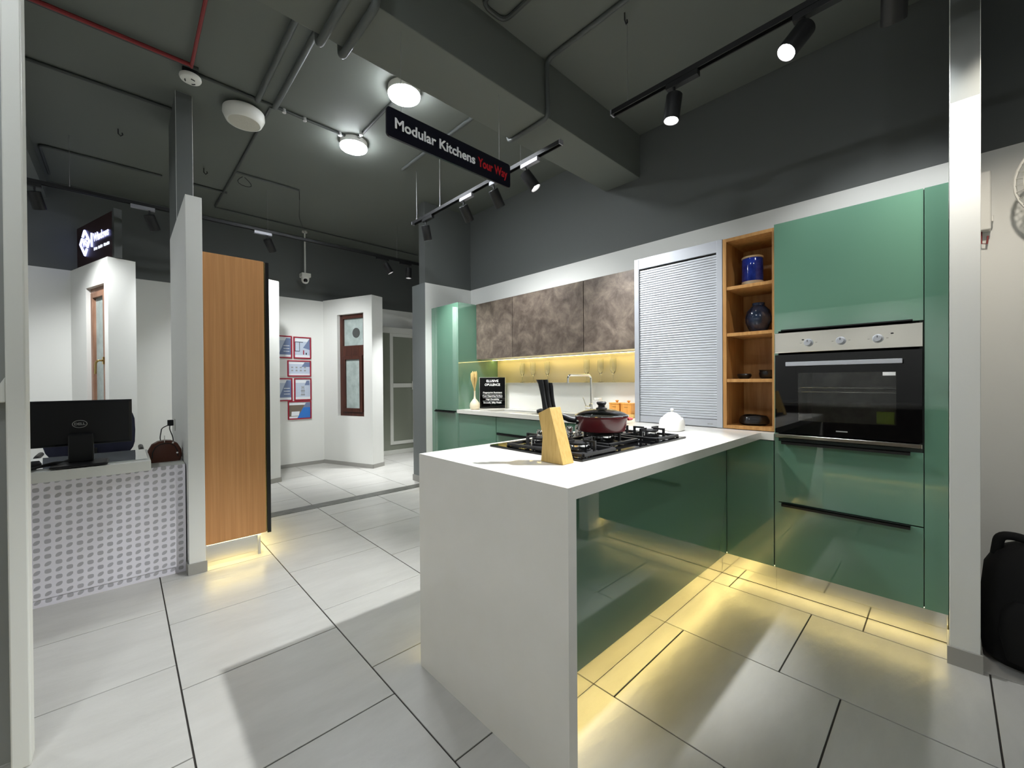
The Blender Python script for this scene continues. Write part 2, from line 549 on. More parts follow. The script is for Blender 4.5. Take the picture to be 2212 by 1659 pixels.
# ---- display walls set at an angle, with windows
def diag_wall(name, p0, p1, th, ztop, win, label, nz=0.4):
    p0, p1 = Vector((p0[0], p0[1], 0)), Vector((p1[0], p1[1], 0))
    e = (p1 - p0).normalized()
    n = Vector((-e.y, e.x, 0))
    if n.x < 0: n = -n
    Ln = (p1 - p0).length
    def bx(mb, s0, s1, z0, z1, t0=0.0, t1=None, mi=0):
        t1 = th if t1 is None else t1
        q = [p0 + e * s0 + n * t0, p0 + e * s1 + n * t0, p0 + e * s1 + n * t1, p0 + e * s0 + n * t1]
        mb.prism([(a.x, a.y) for a in q], z0, z1, mi)
    mb = MB()
    if win:
        s0, s1, z0, z1 = win
        bx(mb, 0, s0, 0, ztop)
        bx(mb, s1, Ln, 0, ztop)
        bx(mb, s0, s1, 0, z0)
        bx(mb, s0, s1, z1, ztop)
    else:
        bx(mb, 0, Ln, 0, ztop)
    o = struct(name, mb, 'white', label)
    bs = MB()
    bx(bs, 0, Ln + 0.008, 0, 0.055, -0.008, 0)
    bx(bs, Ln, Ln + 0.008, 0, 0.055, -0.008, th + 0.008)
    struct('baseboard_' + name[5:], bs, 'skirt')
    return bx, p0, e, n, Ln

bxB, pB, eB, nB, LB = diag_wall('wall_display', (2.195, YF + 0.005), (2.541, 5.535), 0.208, 2.44, (0.30, 0.822, 0.72, 2.205), 'angled white display wall holding the brown framed window')
bxL, pL, eL, nL, LL = diag_wall('wall_display_left', (-0.40, YF + 0.005), (-0.097, 5.484), 0.208, 2.425, (0.45, 0.925, 0.60, 2.185), 'angled white display wall under the lit sign')
diag_wall('wall_display_middle', (0.86, YF + 0.005), (1.20, 5.54), 0.208, 2.45, None, 'white display wall end beside the wood cabinet')

# window in the right display wall: frame, fixed top light with vent, sash below
def sub_frame(bx, s0, s1, z0, z1, wdt, t0, t1):
    mb = MB()
    bx(mb, s0, s0 + wdt, z0, z1, t0, t1)
    bx(mb, s1 - wdt, s1, z0, z1, t0, t1)
    bx(mb, s0 + wdt, s1 - wdt, z0, z0 + wdt, t0, t1)
    bx(mb, s0 + wdt, s1 - wdt, z1 - wdt, z1, t0, t1)
    return mb
win1 = struct('window_1', sub_frame(bxB, 0.30, 0.822, 0.72, 2.205, 0.06, 0.05, 0.12), 'brownupvc', 'tall dark brown framed window with frosted panes', 0.003)
q = MB(); bxB(q, 0.36, 0.762, 1.60, 1.75, 0.05, 0.12); part('transom', q, 'brownupvc', win1, 0.003)
part('sash', sub_frame(bxB, 0.365, 0.757, 0.78, 1.60, 0.055, 0.03, 0.07), 'brownupvc', win1, 0.003)
q = MB(); bxB(q, 0.418, 0.704, 0.83, 1.548, 0.055, 0.062); part('pane', q, 'frost', win1)
q = MB(); bxB(q, 0.36, 0.762, 1.75, 2.145, 0.08, 0.087); part('pane', q, 'frost', win1)
vc = pB + eB * 0.60 + nB * 0.078
q = MB(); q.lathe([(0.0, 0), (0.072, 0), (0.072, 0.004), (0.0, 0.006)], (vc.x, vc.y, 1.935), 28, 0, -nB); part('vent_disc', q, 'pipe', win1)

win2 = struct('window_2', sub_frame(bxL, 0.45, 0.925, 0.60, 2.185, 0.06, 0.035, 0.10), 'lightwood', 'narrow wood-foil window with a brass handle', 0.003)
part('sash', sub_frame(bxL, 0.505, 0.87, 0.655, 2.13, 0.05, 0.018, 0.06), 'lightwood', win2, 0.003)
q = MB(); bxL(q, 0.55, 0.825, 0.70, 2.085, 0.045, 0.052); part('pane', q, 'frost', win2)
hp = pL + eL * 0.845 + nL * 0.018
q = MB()
hz = 1.44
q.box(-0.012, 0.012, -0.012, 0.002, -0.035, 0.035)
q.tube(rbend([(0, -0.01, 0.0), (0, -0.045, 0.0), (-0.02, -0.055, -0.02), (-0.03, -0.055, -0.13)], 0.02), 0.009)
q.xf(Matrix.Translation((hp.x, hp.y, hz)) @ Matrix.Rotation(math.atan2(eL.y, eL.x), 4, 'Z') @ Matrix.Rotation(0, 4, 'Z'))
part('handle', q, 'brass', win2, label='brass window handle')

# glazed sliding door far behind, right
d1 = MB()
y0, y1 = 6.37, 6.44
for x0, x1, z0, z1 in ((3.02, 3.11, 0, 2.13), (4.46, 4.55, 0, 2.13), (3.11, 4.46, 2.03, 2.13), (3.11, 4.46, 0, 0.07)):
    d1.box(x0, x1, y0, y1, z0, z1)
d1o = struct('door_1', d1, 'upvc', 'white framed glazed sliding door at the far end', 0.003)
def pane_frame(x0, x1, z0, z1, wd, yy0, yy1):
    m = MB()
    m.box(x0, x0 + wd, yy0, yy1, z0, z1); m.box(x1 - wd, x1, yy0, yy1, z0, z1)
    m.box(x0 + wd, x1 - wd, yy0, yy1, z0, z0 + wd); m.box(x0 + wd, x1 - wd, yy0, yy1, z1 - wd, z1)
    return m
q = MB(); q.box(3.11, 3.80, 6.395, 6.40, 0.07, 2.03); part('pane', q, 'doorglass', d1o)
part('leaf', pane_frame(3.24, 3.72, 0.16, 2.03, 0.055, 6.38, 6.394), 'upvc', d1o, 0.002)
q = MB(); q.box(3.29, 3.67, 6.375, 6.39, 1.12, 1.19); part('mid_rail', q, 'upvc', d1o, 0.002)
q = MB(); q.box(3.64, 3.70, 6.355, 6.376, 1.08, 1.23); part('latch', q, 'upvc', d1o, 0.004)
q = MB(); q.box(3.80, 4.46, 6.395, 6.40, 0.07, 2.03); part('pane', q, 'doorglass', d1o)

# near white frame post at the left edge of the view
fp = MB()
fp.box(-0.265, -0.223, 2.0, 2.075, 0, 2.75)
fp.prism([(-0.265, 1.155), (-0.265, 1.235), (-0.285, 1.195), (-0.80, 1.195), (-0.80, 1.155)], 2.0, 2.075, 0, 'y')
fp.box(-0.80, -0.265, 2.0, 2.075, 2.69, 2.75)
fpo = struct('door_2', fp, 'upvc', 'white frame post with a side rail at the left edge', 0.004)
q = MB(); q.box(-0.80, -0.265, 2.03, 2.045, 1.2, 2.69); part('pane', q, 'greyglass', fpo)
q = MB(); q.box(-0.80, -0.265, 2.03, 2.045, 0.02, 1.155); part('pane', q, 'greyglass', fpo)
# ================================================================ KITCHEN
G = 'green'
# ---- continuous white worktop with waterfall end
SX0, SX1, SY0, SY1 = 2.75, 3.06, 2.12, 3.36       # sink cut-out
wt = thing('worktop', 'white quartz worktop running from the waterfall peninsula round to the sink', 'worktop', (0.914, 0.738, 0))
q = MB()
z0, z1 = T - 0.038, T
q.prism([(0.952, 0.738), (2.665, 0.738), (2.665, 0.670), (3.262, 0.670), (3.262, SY0), (2.655, SY0), (2.655, 1.545), (0.952, 1.545)], z0, z1)
q.box(2.655, SX0, SY0, SY1, z0, z1)
q.box(SX1, 3.262, SY0, SY1, z0, z1)
q.box(2.655, 3.262, SY1, 3.688, z0, z1)
part('slab', q, 'quartz', wt)
q = MB(); q.box(0.914, 0.952, 0.738, 1.545, 0, T)
part('waterfall_panel', q, 'quartz', wt)

# ---- peninsula cabinet
pc = thing('peninsula_cabinet', 'green glossy peninsula cabinet under the white worktop with a mirror plinth', 'cabinet', (1.8, 1.2, 0))
q = MB(); q.box(0.953, 2.697, 0.943, 1.50, 0.155, z0 - 0.001); part('body', q, 'carcass', pc)
q = MB(); q.box(0.9535, 2.678, 0.925, 0.943, 0.147, z0 - 0.008); part('front_panel', q, G, pc, 0.0012)
q = MB(); q.box(0.953, 2.719, 0.966, 0.978, 0.004, 0.155); part('plinth', q, 'mirror', pc)
q = MB(); q.box(0.953, 2.721, 0.968, 0.976, 0, 0.004); part('plinth_gap_shade', q, 'grout', pc)  # dark strip painted in for the shaded gap below the plinth
q = MB(); q.box(0.953, 2.62, 1.46, 1.472, 0, 0.155); part('plinth', q, 'mirror', pc)
for i in range(3):
    a = 0.957 + i * 0.555
    for zz0, zz1 in ((0.15, 0.50), (0.506, z0 - 0.008)):
        q = MB(); q.box(a, a + 0.55, 1.50, 1.518, zz0, zz1); d = part('drawer', q, G, pc, 0.0012)
        q = MB(); q.box(a + 0.04, a + 0.51, 1.516, 1.535, zz1 - 0.012, zz1 - 0.002); part('handle', q, 'black', d)

# ---- corner base cabinet (panel between peninsula and oven tower)
cc = thing('corner_cabinet', 'narrow green corner base panel between the peninsula and the oven tower', 'cabinet', (2.69, 0.8, 0))
q = MB(); q.box(2.698, 3.26, 0.672, 0.942, 0.155, z0 - 0.001); part('body', q, 'carcass', cc)
q = MB(); q.box(2.68, 2.698, 0.674, 0.9238, 0.147, z0 - 0.006); part('door', q, G, cc, 0.0012)
q = MB(); q.box(2.72, 2.732, 0.672, 0.965, 0.004, 0.155); part('plinth', q, 'mirror', cc)
q = MB(); q.box(2.722, 2.73, 0.672, 0.967, 0, 0.004); part('plinth_gap_shade', q, 'grout', cc)  # shade of the gap under the corner plinth, as a dark strip

# ---- oven tower
ot = thing('oven_tower', 'tall green glossy oven cabinet beside the white end wall', 'cabinet', (2.7, 0.33, 0))
q = MB()
q.box(2.700, 3.262, 0.650, 0.669, 0.15, 2.085)
q.box(2.700, 3.262, 0.068, 0.086, 0.15, 2.085)
q.box(3.245, 3.262, 0.086, 0.650, 0.15, 2.085)
q.box(2.700, 3.245, 0.086, 0.650, 0.15, 0.168)
q.box(2.700, 3.245, 0.086, 0.650, 0.862, 0.880)
q.box(2.700, 3.245, 0.086, 0.650, 1.478, 1.496)
q.box(2.700, 3.245, 0.086, 0.650, 2.067, 2.085)
part('body', q, 'carcass', ot)
q = MB(); q.box(2.681, 2.699, 0.650, 0.6695, 0.15, 2.085); part('side_edge', q, G, ot)
q = MB(); q.box(2.68, 2.699, 0.072, 0.668, 1.480, 2.085); d = part('door', q, G, ot, 0.0012)
q = MB(); q.box(2.658, 2.682, 0.107, 0.632, 1.474, 1.4795); q.box(2.658, 2.661, 0.107, 0.632, 1.474, 1.486); part('handle', q, 'black', d)
for a, b in ((0.5235, 0.866), (0.147, 0.5185)):
    q = MB(); q.box(2.68, 2.699, 0.072, 0.668, a, b); d = part('drawer', q, G, ot, 0.0012)
    q = MB(); q.box(2.656, 2.682, 0.115, 0.632, b - 0.001, b + 0.003); q.box(2.656, 2.660, 0.115, 0.632, b - 0.014, b + 0.003); part('handle', q, 'black', d)
q = MB(); q.box(2.68, 2.699, -0.007, 0.069, 0.147, 2.085); part('filler_panel', q, G, ot, 0.0012)
q = MB(); q.box(2.699, 3.262, -0.007, 0.066, 0.155, 2.085); part('filler_body', q, 'carcass', ot)
q = MB(); q.box(2.72, 2.732, -0.006, 0.671, 0.004, 0.15); part('plinth', q, 'mirror', ot)
q = MB(); q.box(2.722, 2.73, -0.006, 0.671, 0, 0.004); part('plinth_gap_shade', q, 'grout', ot)  # dark strip standing in for gap shade under the tower plinth

# ---- built-in oven
ov = thing('oven', 'built-in steel and black glass oven in the green tower', 'oven', (2.68, 0.37, 0.885))
OX = 2.672
q = MB(); q.box(OX, OX + 0.02, 0.074, 0.666, 1.358, 1.470); part('control_panel', q, 'steel', ov, 0.002)
for yk in (0.508, 0.371, 0.229):
    q = MB(); q.lathe([(0.021, 0), (0.021, 0.004), (0.0175, 0.006), (0.0165, 0.026), (0.014, 0.029), (0, 0.029)], (OX, yk, 1.407), 24, 0, (-1, 0, 0))
    k = part('knob', q, 'alu', ov)
    q = MB(); q.box(OX - 0.0305, OX - 0.0285, yk - 0.0012, yk + 0.0012, 1.410, 1.420); part('pointer', q, 'blackm', k)
    for dy in (-0.034, 0.034):
        q = MB(); q.box(OX - 0.0006, OX, yk + dy - 0.004, yk + dy + 0.004, 1.4065, 1.4075); part('mark', q, 'blackm', ov)
for yk, zk in ((0.533, 1.424), (0.178, 1.428)):
    q = MB(); q.box(OX - 0.0008, OX, yk - 0.005, yk + 0.005, zk - 0.003, zk + 0.003); part('indicator', q, 'blackm', ov)
# door frame around the window
D0, D1 = 0.912, 1.347
q = MB()
q.box(OX, OX + 0.022, 0.557, 0.664, D0, D1); q.box(OX, OX + 0.022, 0.076, 0.164, D0, D1)
q.box(OX, OX + 0.022, 0.164, 0.557, D0, 0.985); q.box(OX, OX + 0.022, 0.164, 0.557, 1.245, D1)
dr = part('door', q, 'glassblack', ov)
q = MB(); q.box(OX + 0.001, OX + 0.007, 0.164, 0.557, 0.985, 1.245); part('window', q, 'ovenglass', dr)
q = MB(); q.box(OX - 0.045, OX - 0.033, 0.140, 0.604, 1.283, 1.305)
q.box(OX - 0.035, OX, 0.16, 0.172, 1.287, 1.301); q.box(OX - 0.035, OX, 0.572, 0.584, 1.287, 1.301)
part('handle', q, 'alu', dr, 0.002)
q = MB(); q.box(OX, OX + 0.02, 0.076, 0.664, 0.886, 0.905); part('bottom_trim', q, 'steel', ov, 0.0015)
q = MB(); q.box(OX - 0.0006, OX, 0.345, 0.392, 0.938, 0.944); part('badge', q, 'txtgrey', ov)
q = MB(); q.box(OX + 0.0, OX + 0.0009, 0.166, 0.212, 1.226, 1.243); part('sticker', q, 'txtwhite', dr)
q = MB(); q.box(OX + 0.008, OX + 0.009, 0.170, 0.235, 0.99, 1.05); part('energy_label', q, 'label_green', dr)
q = MB()
q.box(OX + 0.022, OX + 0.40, 0.150, 0.16, 0.93, 1.29); q.box(OX + 0.022, OX + 0.40, 0.565, 0.575, 0.93, 1.29)
q.box(OX + 0.022, OX + 0.40, 0.15, 0.575, 0.92, 0.93); q.box(OX + 0.022, OX + 0.40, 0.15, 0.575, 1.29, 1.30)
q.box(OX + 0.40, OX + 0.41, 0.15, 0.575, 0.92, 1.30)
part('cavity', q, 'ovenwall', ov)
for zr in (1.166, 1.143):
    q = MB()
    q.tube([(OX + 0.04, 0.165, zr), (OX + 0.04, 0.560, zr)], 0.0032, 8)
    for k in range(9):
        yy = 0.19 + k * 0.043
        q.tube([(OX + 0.04, yy, zr), (OX + 0.36, yy, zr)], 0.0018, 6)
    q.tube([(OX + 0.36, 0.165, zr), (OX + 0.36, 0.560, zr)], 0.0032, 8)
    part('rack', q, 'chrome', ov)

# ---- open oak shelf unit
su = thing('shelf_unit', 'narrow open oak shelf unit with three shelves left of the oven tower', 'shelf', (2.735, 0.82, T))
SB, ST_ = T + 0.004, 2.088
q = MB(); q.box(2.735, 3.07, 0.672, 0.694, SB, ST_); part('side', q, 'oak', su, 0.001)
q = MB(); q.box(2.735, 3.07, 0.942, 0.963, SB, ST_); part('side', q, 'oak', su, 0.001)
q = MB(); q.box(2.735, 3.07, 0.694, 0.942, SB, SB + 0.02); part('bottom', q, 'oak', su, 0.001)
q = MB(); q.box(2.735, 3.07, 0.694, 0.942, ST_ - 0.02, ST_); part('top', q, 'oak', su, 0.001)
q = MB(); q.box(3.05, 3.068, 0.694, 0.942, SB + 0.02, ST_ - 0.02); part('back', q, 'oak', su)
SHZ = [1.788, 1.500, 1.216]
for s in SHZ:
    q = MB(); q.box(2.737, 3.05, 0.694, 0.942, s - 0.02, s); part('shelf', q, 'oak', su, 0.001)
q = MB(); q.box(3.07, 3.26, 0.672, 0.963, SB, ST_); part('back_box', q, 'carcass', su)

# ---- things on the shelves
c = thing('canister', 'cobalt blue glazed canister with a raw rim on the top oak shelf', 'canister', (2.875, 0.836, SHZ[0]))
q = MB(); q.lathe([(0, 0.0), (0.055, 0), (0.059, 0.004), (0.060, 0.035)], (2.875, 0.836, SHZ[0]), 36); part('foot', q, 'cream', c)
q = MB(); q.lathe([(0.060, 0.035), (0.0605, 0.06), (0.060, 0.13), (0.0595, 0.172), (0.056, 0.178)], (2.875, 0.836, SHZ[0]), 36); part('body', q, 'cobalt', c)
q = MB(); q.lathe([(0.056, 0.178), (0.060, 0.180), (0.060, 0.188), (0.053, 0.192), (0.05, 0.185), (0.05, 0.12), (0, 0.12)], (2.875, 0.836, SHZ[0]), 36); part('rim', q, 'rim', c)
q = MB(); cx, cy = 2.875, 0.803
q.lathe([(0, 0), (0.036, 0), (0.050, 0.015), (0.071, 0.065), (0.073, 0.095), (0.064, 0.135), (0.042, 0.162), (0.034, 0.170), (0.034, 0.186), (0.030, 0.187), (0.028, 0.168), (0.0, 0.15)], (cx, cy, SHZ[1]), 40)
single('vase', q, 'navy', 'round dark navy glazed vase on the second oak shelf', 'vase')
q = MB(); q.lathe([(0, 0), (0.026, 0), (0.037, 0.010), (0.041, 0.024), (0.036, 0.032), (0.031, 0.032), (0.034, 0.022), (0, 0.008)], (2.835, 0.872, SHZ[2]), 30)
single('bowl', q, 'blackpot', 'small low black glazed bowl on the third oak shelf', 'bowl')
q = MB(); q.lathe([(0, 0), (0.032, 0), (0.041, 0.012), (0.044, 0.032), (0.040, 0.046), (0.045, 0.054), (0.040, 0.054), (0.036, 0.044), (0, 0.01)], (2.875, 0.756, SHZ[2]), 30)
single('bowl', q, 'blackpot', 'taller black pot with a flared lip on the third oak shelf', 'pot')
q = MB(); q.lathe([(0, 0), (0.055, 0), (0.078, 0.012), (0.080, 0.03), (0.072, 0.052), (0.064, 0.060), (0.058, 0.056), (0.062, 0.04), (0, 0.02)], (2.855, 0.823, SB + 0.02), 34)
for i, v in enumerate(q.v):
    a = math.atan2(v[1] - 0.823, v[0] - 2.855)
    s = 1 + 0.05 * math.sin(3 * a + 0.6) + 0.03 * math.sin(7 * a)
    q.v[i] = (2.855 + (v[0] - 2.855) * s, 0.823 + (v[1] - 0.823) * s, v[2] * 1.0 + 0.004 * math.sin(2 * a) * (v[2] - SB - 0.02) * 10)
single('dish', q, 'blackpot', 'wide lumpy black dish on the bottom oak shelf', 'dish')

# ---- roller shutter cabinet
rs = thing('roller_shutter_cabinet', 'tall aluminium roller shutter cabinet standing on the worktop', 'cabinet', (2.735, 1.27, T))
RB, RT = T + 0.003, 2.093
q = MB(); q.box(2.735, 2.775, 0.966, 1.001, RB, RT); part('stile', q, 'alu', rs, 0.0015)
q = MB(); q.box(2.735, 2.775, 1.540, 1.576, RB, RT); part('stile', q, 'alu', rs, 0.0015)
q = MB(); q.box(2.737, 2.765, 1.001, 1.540, RT - 0.074, RT); part('header', q, 'alu', rs, 0.001)
q = MB(); q.box(2.742, 2.752, 1.001, 1.540, RB + 0.002, RB + 0.048); bb_ = part('bottom_bar', q, 'alu', rs, 0.001)
q = MB()
for k, (a, wd) in enumerate(((1.028, 0.016), (1.047, 0.014))):
    q.box(2.7412, 2.742, a, a + wd, RB + 0.017, RB + 0.0225)
part('mark', q, 'txtgrey', bb_)
q = MB(); q.box(2.775, 3.26, 0.968, 0.984, RB, RT); q.box(2.775, 3.26, 1.558, 1.574, RB, RT); q.box(3.24, 3.26, 0.984, 1.558, RB, RT); q.box(2.775, 3.24, 0.984, 1.558, RT - 0.018, RT); q.box(2.775, 3.24, 0.984, 1.558, RB, RB + 0.014)
part('body', q, 'white_lam', rs)
NS = 64
s0, s1 = RB + 0.050, RT - 0.086
pt = (s1 - s0) / NS
q = MB()
prof = [(0.006, 0.0004), (0.0024, 0.0012), (0.0007, pt * 0.25), (0.0, pt * 0.5), (0.0007, pt * 0.75), (0.0024, pt - 0.0012), (0.006, pt - 0.0004)]
v = [(x, y, z) for y in (0.0, 0.539) for x, z in prof]
n_ = len(prof)
q.add(v, [(i, i + 1, n_ + i + 1, n_ + i) for i in range(n_ - 1)], 0, True)
slat = q.mesh('slat', 'alu')
for k in range(NS):
    o = obj('slat', slat, rs, True, (2.742 - 2.735, 1.0005 - 1.27, s0 + k * pt - T))

# ---- wall cabinets
UY = [(3.688, 3.082), (3.078, 2.180), (2.176, 1.580)]
UL = ['bronze concrete-look wall cabinet next to the tall green cabinet', 'widest bronze concrete-look wall cabinet, in the middle', 'bronze concrete-look wall cabinet next to the roller shutter']
for i, ((a, b), lb) in enumerate(zip(UY, UL)):
    u = thing('wall_cabinet', lb, 'cabinet', (2.95, (a + b) / 2, 1.463), None, 'wall cabinets above the sink')
    q = MB(); q.box(2.946, 3.255, b, a, 1.466, 2.083); part('body', q, 'white_lam', u)
    q = MB(); q.box(2.926, 2.945, b + 0.001, a - (0.012 if i == 0 else 0.001), 1.463, 2.086); part('door', q, 'concrete', u, 0.001)
ul = thing('led_profile', 'warm LED light profile under the wall cabinets', 'light', (3.18, 2.6, 1.455))
q = MB(); q.box(3.165, 3.195, 1.582, 3.684, 1.458, 1.465); part('channel', q, 'alu', ul)
q = MB(); q.box(3.169, 3.191, 1.584, 3.682, 1.4555, 1.4579); part('diffuser', q, 'led_under', ul)

# ---- splashback and ledge
q = MB(); q.box(3.256, 3.268, 1.577, 3.689, 1.196, 1.50)
single('splashback', q, 'splash', 'cream back-painted glass splashback lit by the LED profile', 'splashback')
q = MB(); q.box(3.165, 3.268, 1.577, 3.688, T + 0.0005, 1.195)
single('ledge', q, 'white_lam', 'low white boxed ledge behind the sink carrying the glasses', 'ledge', bevel=0.002)
gp = [(0.027, 0), (0.029, 0.002), (0.006, 0.006), (0.0035, 0.012), (0.0035, 0.068), (0.008, 0.076), (0.024, 0.105), (0.029, 0.145), (0.027, 0.218), (0.0258, 0.218), (0.0278, 0.145), (0.0225, 0.106), (0.006, 0.080), (0, 0.078)]
q = MB(); q.lathe(gp, (0, 0, 0), 24); gm = q.mesh('champagne_flute', 'glass')
gl = ['leftmost champagne flute on the ledge', 'second champagne flute from the left on the ledge', 'third champagne flute from the left, alone on the ledge', 'champagne flute on the ledge just above the tap', 'second champagne flute from the roller shutter', 'champagne flute on the ledge nearest the roller shutter']
for yy, lb in zip((3.229, 3.066, 2.86, 2.359, 2.202, 2.068), gl):
    tag(obj('champagne_flute', gm, None, False, (3.215, yy, 1.196)), lb, 'glass', 'champagne flutes on the ledge')

# ---- base cabinets of the sink run
def base_unit(name, y0, y1, label, rows, handle_rows):
    u = thing(name, label, 'cabinet', (2.7, (y0 + y1) / 2, 0), None, 'green base cabinets of the sink run')
    q = MB(); q.box(2.699, 3.258, y0, y1, 0.155, T - 0.24); q.box(2.699, 2.74, y0, y1, T - 0.24, z0 - 0.001); part('body', q, 'carcass', u)
    for (a, b), h in zip(rows, handle_rows):
        q = MB(); q.box(2.68, 2.698, y0 + 0.0015, y1 - 0.0015, a, b); d = part('drawer' if h else 'door', q, G, u, 0.0012)
        if h:
            q = MB(); q.box(2.656, 2.682, y0 + 0.03, y1 - 0.03, b - 0.001, b + 0.003); q.box(2.656, 2.660, y0 + 0.03, y1 - 0.03, b - 0.014, b + 0.003); part('handle', q, 'black', d)
    q = MB(); q.box(2.72, 2.732, y0, y1, 0, 0.155); part('plinth', q, 'mirror', u)
base_unit('base_cabinet', 3.066, 3.686, 'green base cabinet with a plain door next to the tall cabinet', [(0.147, z0 - 0.01)], [False])
base_unit('base_cabinet', 2.166, 3.062, 'green base cabinet with drawers and a black pull below the sink', [(0.147, 0.42), (0.424, 0.700), (0.706, z0 - 0.01)], [True, True, False])
base_unit('base_cabinet', 1.55, 2.162, 'green base cabinet in the inner corner behind the peninsula', [(0.147, z0 - 0.01)], [False])

# ---- tall cabinet at the end wall
tc = thing('tall_cabinet', 'tall green cabinet in the far corner against the end wall', 'cabinet', (2.9, 3.95, 0))
q = MB(); q.box(2.699, 3.262, 3.708, 4.225, 0.155, 2.083); part('body', q, 'carcass', tc)
q = MB(); q.box(2.681, 3.262, 3.690, 3.708, 0.15, 2.086); part('side_panel', q, G, tc, 0.001)
q = MB(); q.box(2.68, 2.699, 3.709, 4.150, 0.886, 2.085); d = part('door', q, G, tc, 0.0012)
q = MB(); q.box(2.68, 2.699, 3.709, 4.150, 0.147, 0.878); d = part('door', q, G, tc, 0.0012)
q = MB(); q.box(2.652, 2.682, 3.735, 4.13, 0.876, 0.882); q.box(2.652, 2.656, 3.735, 4.13, 0.864, 0.882); part('handle', q, 'black', d)
q = MB(); q.box(2.681, 2.70, 4.154, 4.222, 0.147, 2.085); part('filler_panel', q, G, tc, 0.001)
q = MB(); q.box(2.72, 2.732, 3.69, 4.225, 0, 0.155); part('plinth', q, 'mirror', tc)

# ---- LED strips under the cabinets
def floor_led(x0, x1, y0, y1, label):
    t_ = thing('led_strip', label, 'light', ((x0 + x1) / 2, (y0 + y1) / 2, 0.145), None, 'warm LED strips under the cabinets')
    q = MB(); q.box(x0, x1, y0, y1, 0.1455, 0.1495); part('channel', q, 'alu', t_)
    q = MB(); q.add([(x0, y0, 0.145), (x1, y0, 0.145), (x1, y1, 0.145), (x0, y1, 0.145)], [(3, 2, 1, 0)]); part('diffuser', q, 'led_floor', t_)
floor_led(0.965, 2.70, 0.946, 0.956, 'warm LED strip under the front of the peninsula')
floor_led(2.700, 2.710, -0.004, 0.944, 'warm LED strip under the oven tower and corner panel')
floor_led(0.965, 2.60, 1.482, 1.492, 'warm LED strip under the far side of the peninsula')
floor_led(2.700, 2.710, 1.55, 4.2, 'warm LED strip under the sink run')
# ================================================================ THINGS ON THE WORKTOP
hb = thing('hob', 'black glass five-burner gas hob set in the peninsula worktop', 'hob', (1.70, 1.2, T))
HZ = T + 0.009
q = MB(); q.box(1.25, 2.148, 0.94, 1.475, T + 0.0005, HZ); part('glass_plate', q, 'glassblack', hb, 0.0015)
BUR = [(1.385, 1.06, 0.046), (1.385, 1.275, 0.040), (1.685, 1.15, 0.054), (1.985, 1.062, 0.043), (1.985, 1.275, 0.046)]
for bx_, by_, br in BUR:
    q = MB(); q.lathe([(0, 0), (br * 1.5, 0), (br * 1.45, 0.004), (br * 1.1, 0.007), (br * 1.1, 0.013), (0, 0.013)], (bx_, by_, HZ), 32)
    b_ = part('burner', q, 'blackm', hb)
    q = MB(); q.lathe([(br, 0.013), (br * 1.02, 0.014), (br * 1.02, 0.032), (br * 0.95, 0.034)], (bx_, by_, HZ), 36); part('ring', q, 'chrome', b_)
    q = MB(); q.lathe([(br * 0.97, 0.033), (br * 0.97, 0.040), (br * 0.8, 0.043), (0, 0.044)], (bx_, by_, HZ), 32); part('cap', q, 'iron', b_)
    q = MB(); q.cyl((bx_ - br * 1.25, by_ + 0.01, HZ + 0.004), (bx_ - br * 1.25, by_ + 0.01, HZ + 0.034), 0.003, 8); part('igniter', q, 'ceramic', b_)
def bar(mb, x0, y0, x1, y1, z, h=0.012, wd=0.0075):
    if abs(x1 - x0) > abs(y1 - y0):
        mb.box(min(x0, x1), max(x0, x1), y0 - wd, y0 + wd, z, z + h)
    else:
        mb.box(x0 - wd, x0 + wd, min(y0, y1), max(y0, y1), z, z + h)
def grate(x0, x1, y0, y1, centres):
    mb = MB()
    zb = HZ + 0.004
    bar(mb, x0, y0, x1, y0, zb); bar(mb, x0, y1, x1, y1, zb); bar(mb, x0, y0, x0, y1, zb); bar(mb, x1, y0, x1, y1, zb)
    for sx in (x0, x1):
        for sy in (y0, y1):
            mb.box(sx - 0.006, sx + 0.006, sy - 0.006, sy + 0.006, HZ, zb)
    ys = [c_[1] for c_ in centres]
    if len(ys) == 2:
        bar(mb, x0, sum(ys) / 2, x1, sum(ys) / 2, zb)
    zt = HZ + 0.0445
    for cx_, cy_, r_ in centres:
        yl = y0 if len(ys) == 1 or cy_ == min(ys) else sum(ys) / 2
        yh = y1 if len(ys) == 1 or cy_ == max(ys) else sum(ys) / 2
        for ax, ay, dx, dy in ((x0, cy_, 1, 0), (x1, cy_, -1, 0), (cx_, yl, 0, 1), (cx_, yh, 0, -1)):
            px, py = ax + dx * 0.022, ay + dy * 0.022
            mb.box(px - 0.0055, px + 0.0055, py - 0.0055, py + 0.0055, zb - 0.0, zt + 0.009)
            bar(mb, ax, ay, px, py, zb)
            bar(mb, px, py, px + dx * 0.055, py + dy * 0.055, zt, 0.009, 0.004)
    return mb
part('grate', grate(1.278, 1.495, 0.957, 1.378, [BUR[0], BUR[1]]), 'iron', hb, 0.001)
part('grate', grate(1.565, 1.805, 1.03, 1.27, [BUR[2]]), 'iron', hb, 0.001)
part('grate', grate(1.877, 2.092, 0.962, 1.378, [BUR[3], BUR[4]]), 'iron', hb, 0.001)
for k in range(5):
    xk = 1.545 + k * 0.079
    q = MB(); q.lathe([(0.026, 0), (0.026, 0.003), (0.0195, 0.005), (0.0185, 0.040), (0.016, 0.043), (0, 0.043)], (xk, 1.425, HZ), 24)
    kn = part('knob', q, 'chrome', hb)
    q = MB(); q.box(xk - 0.003, xk + 0.003, 1.408, 1.442, HZ + 0.043, HZ + 0.048); part('grip', q, 'chrome', kn)

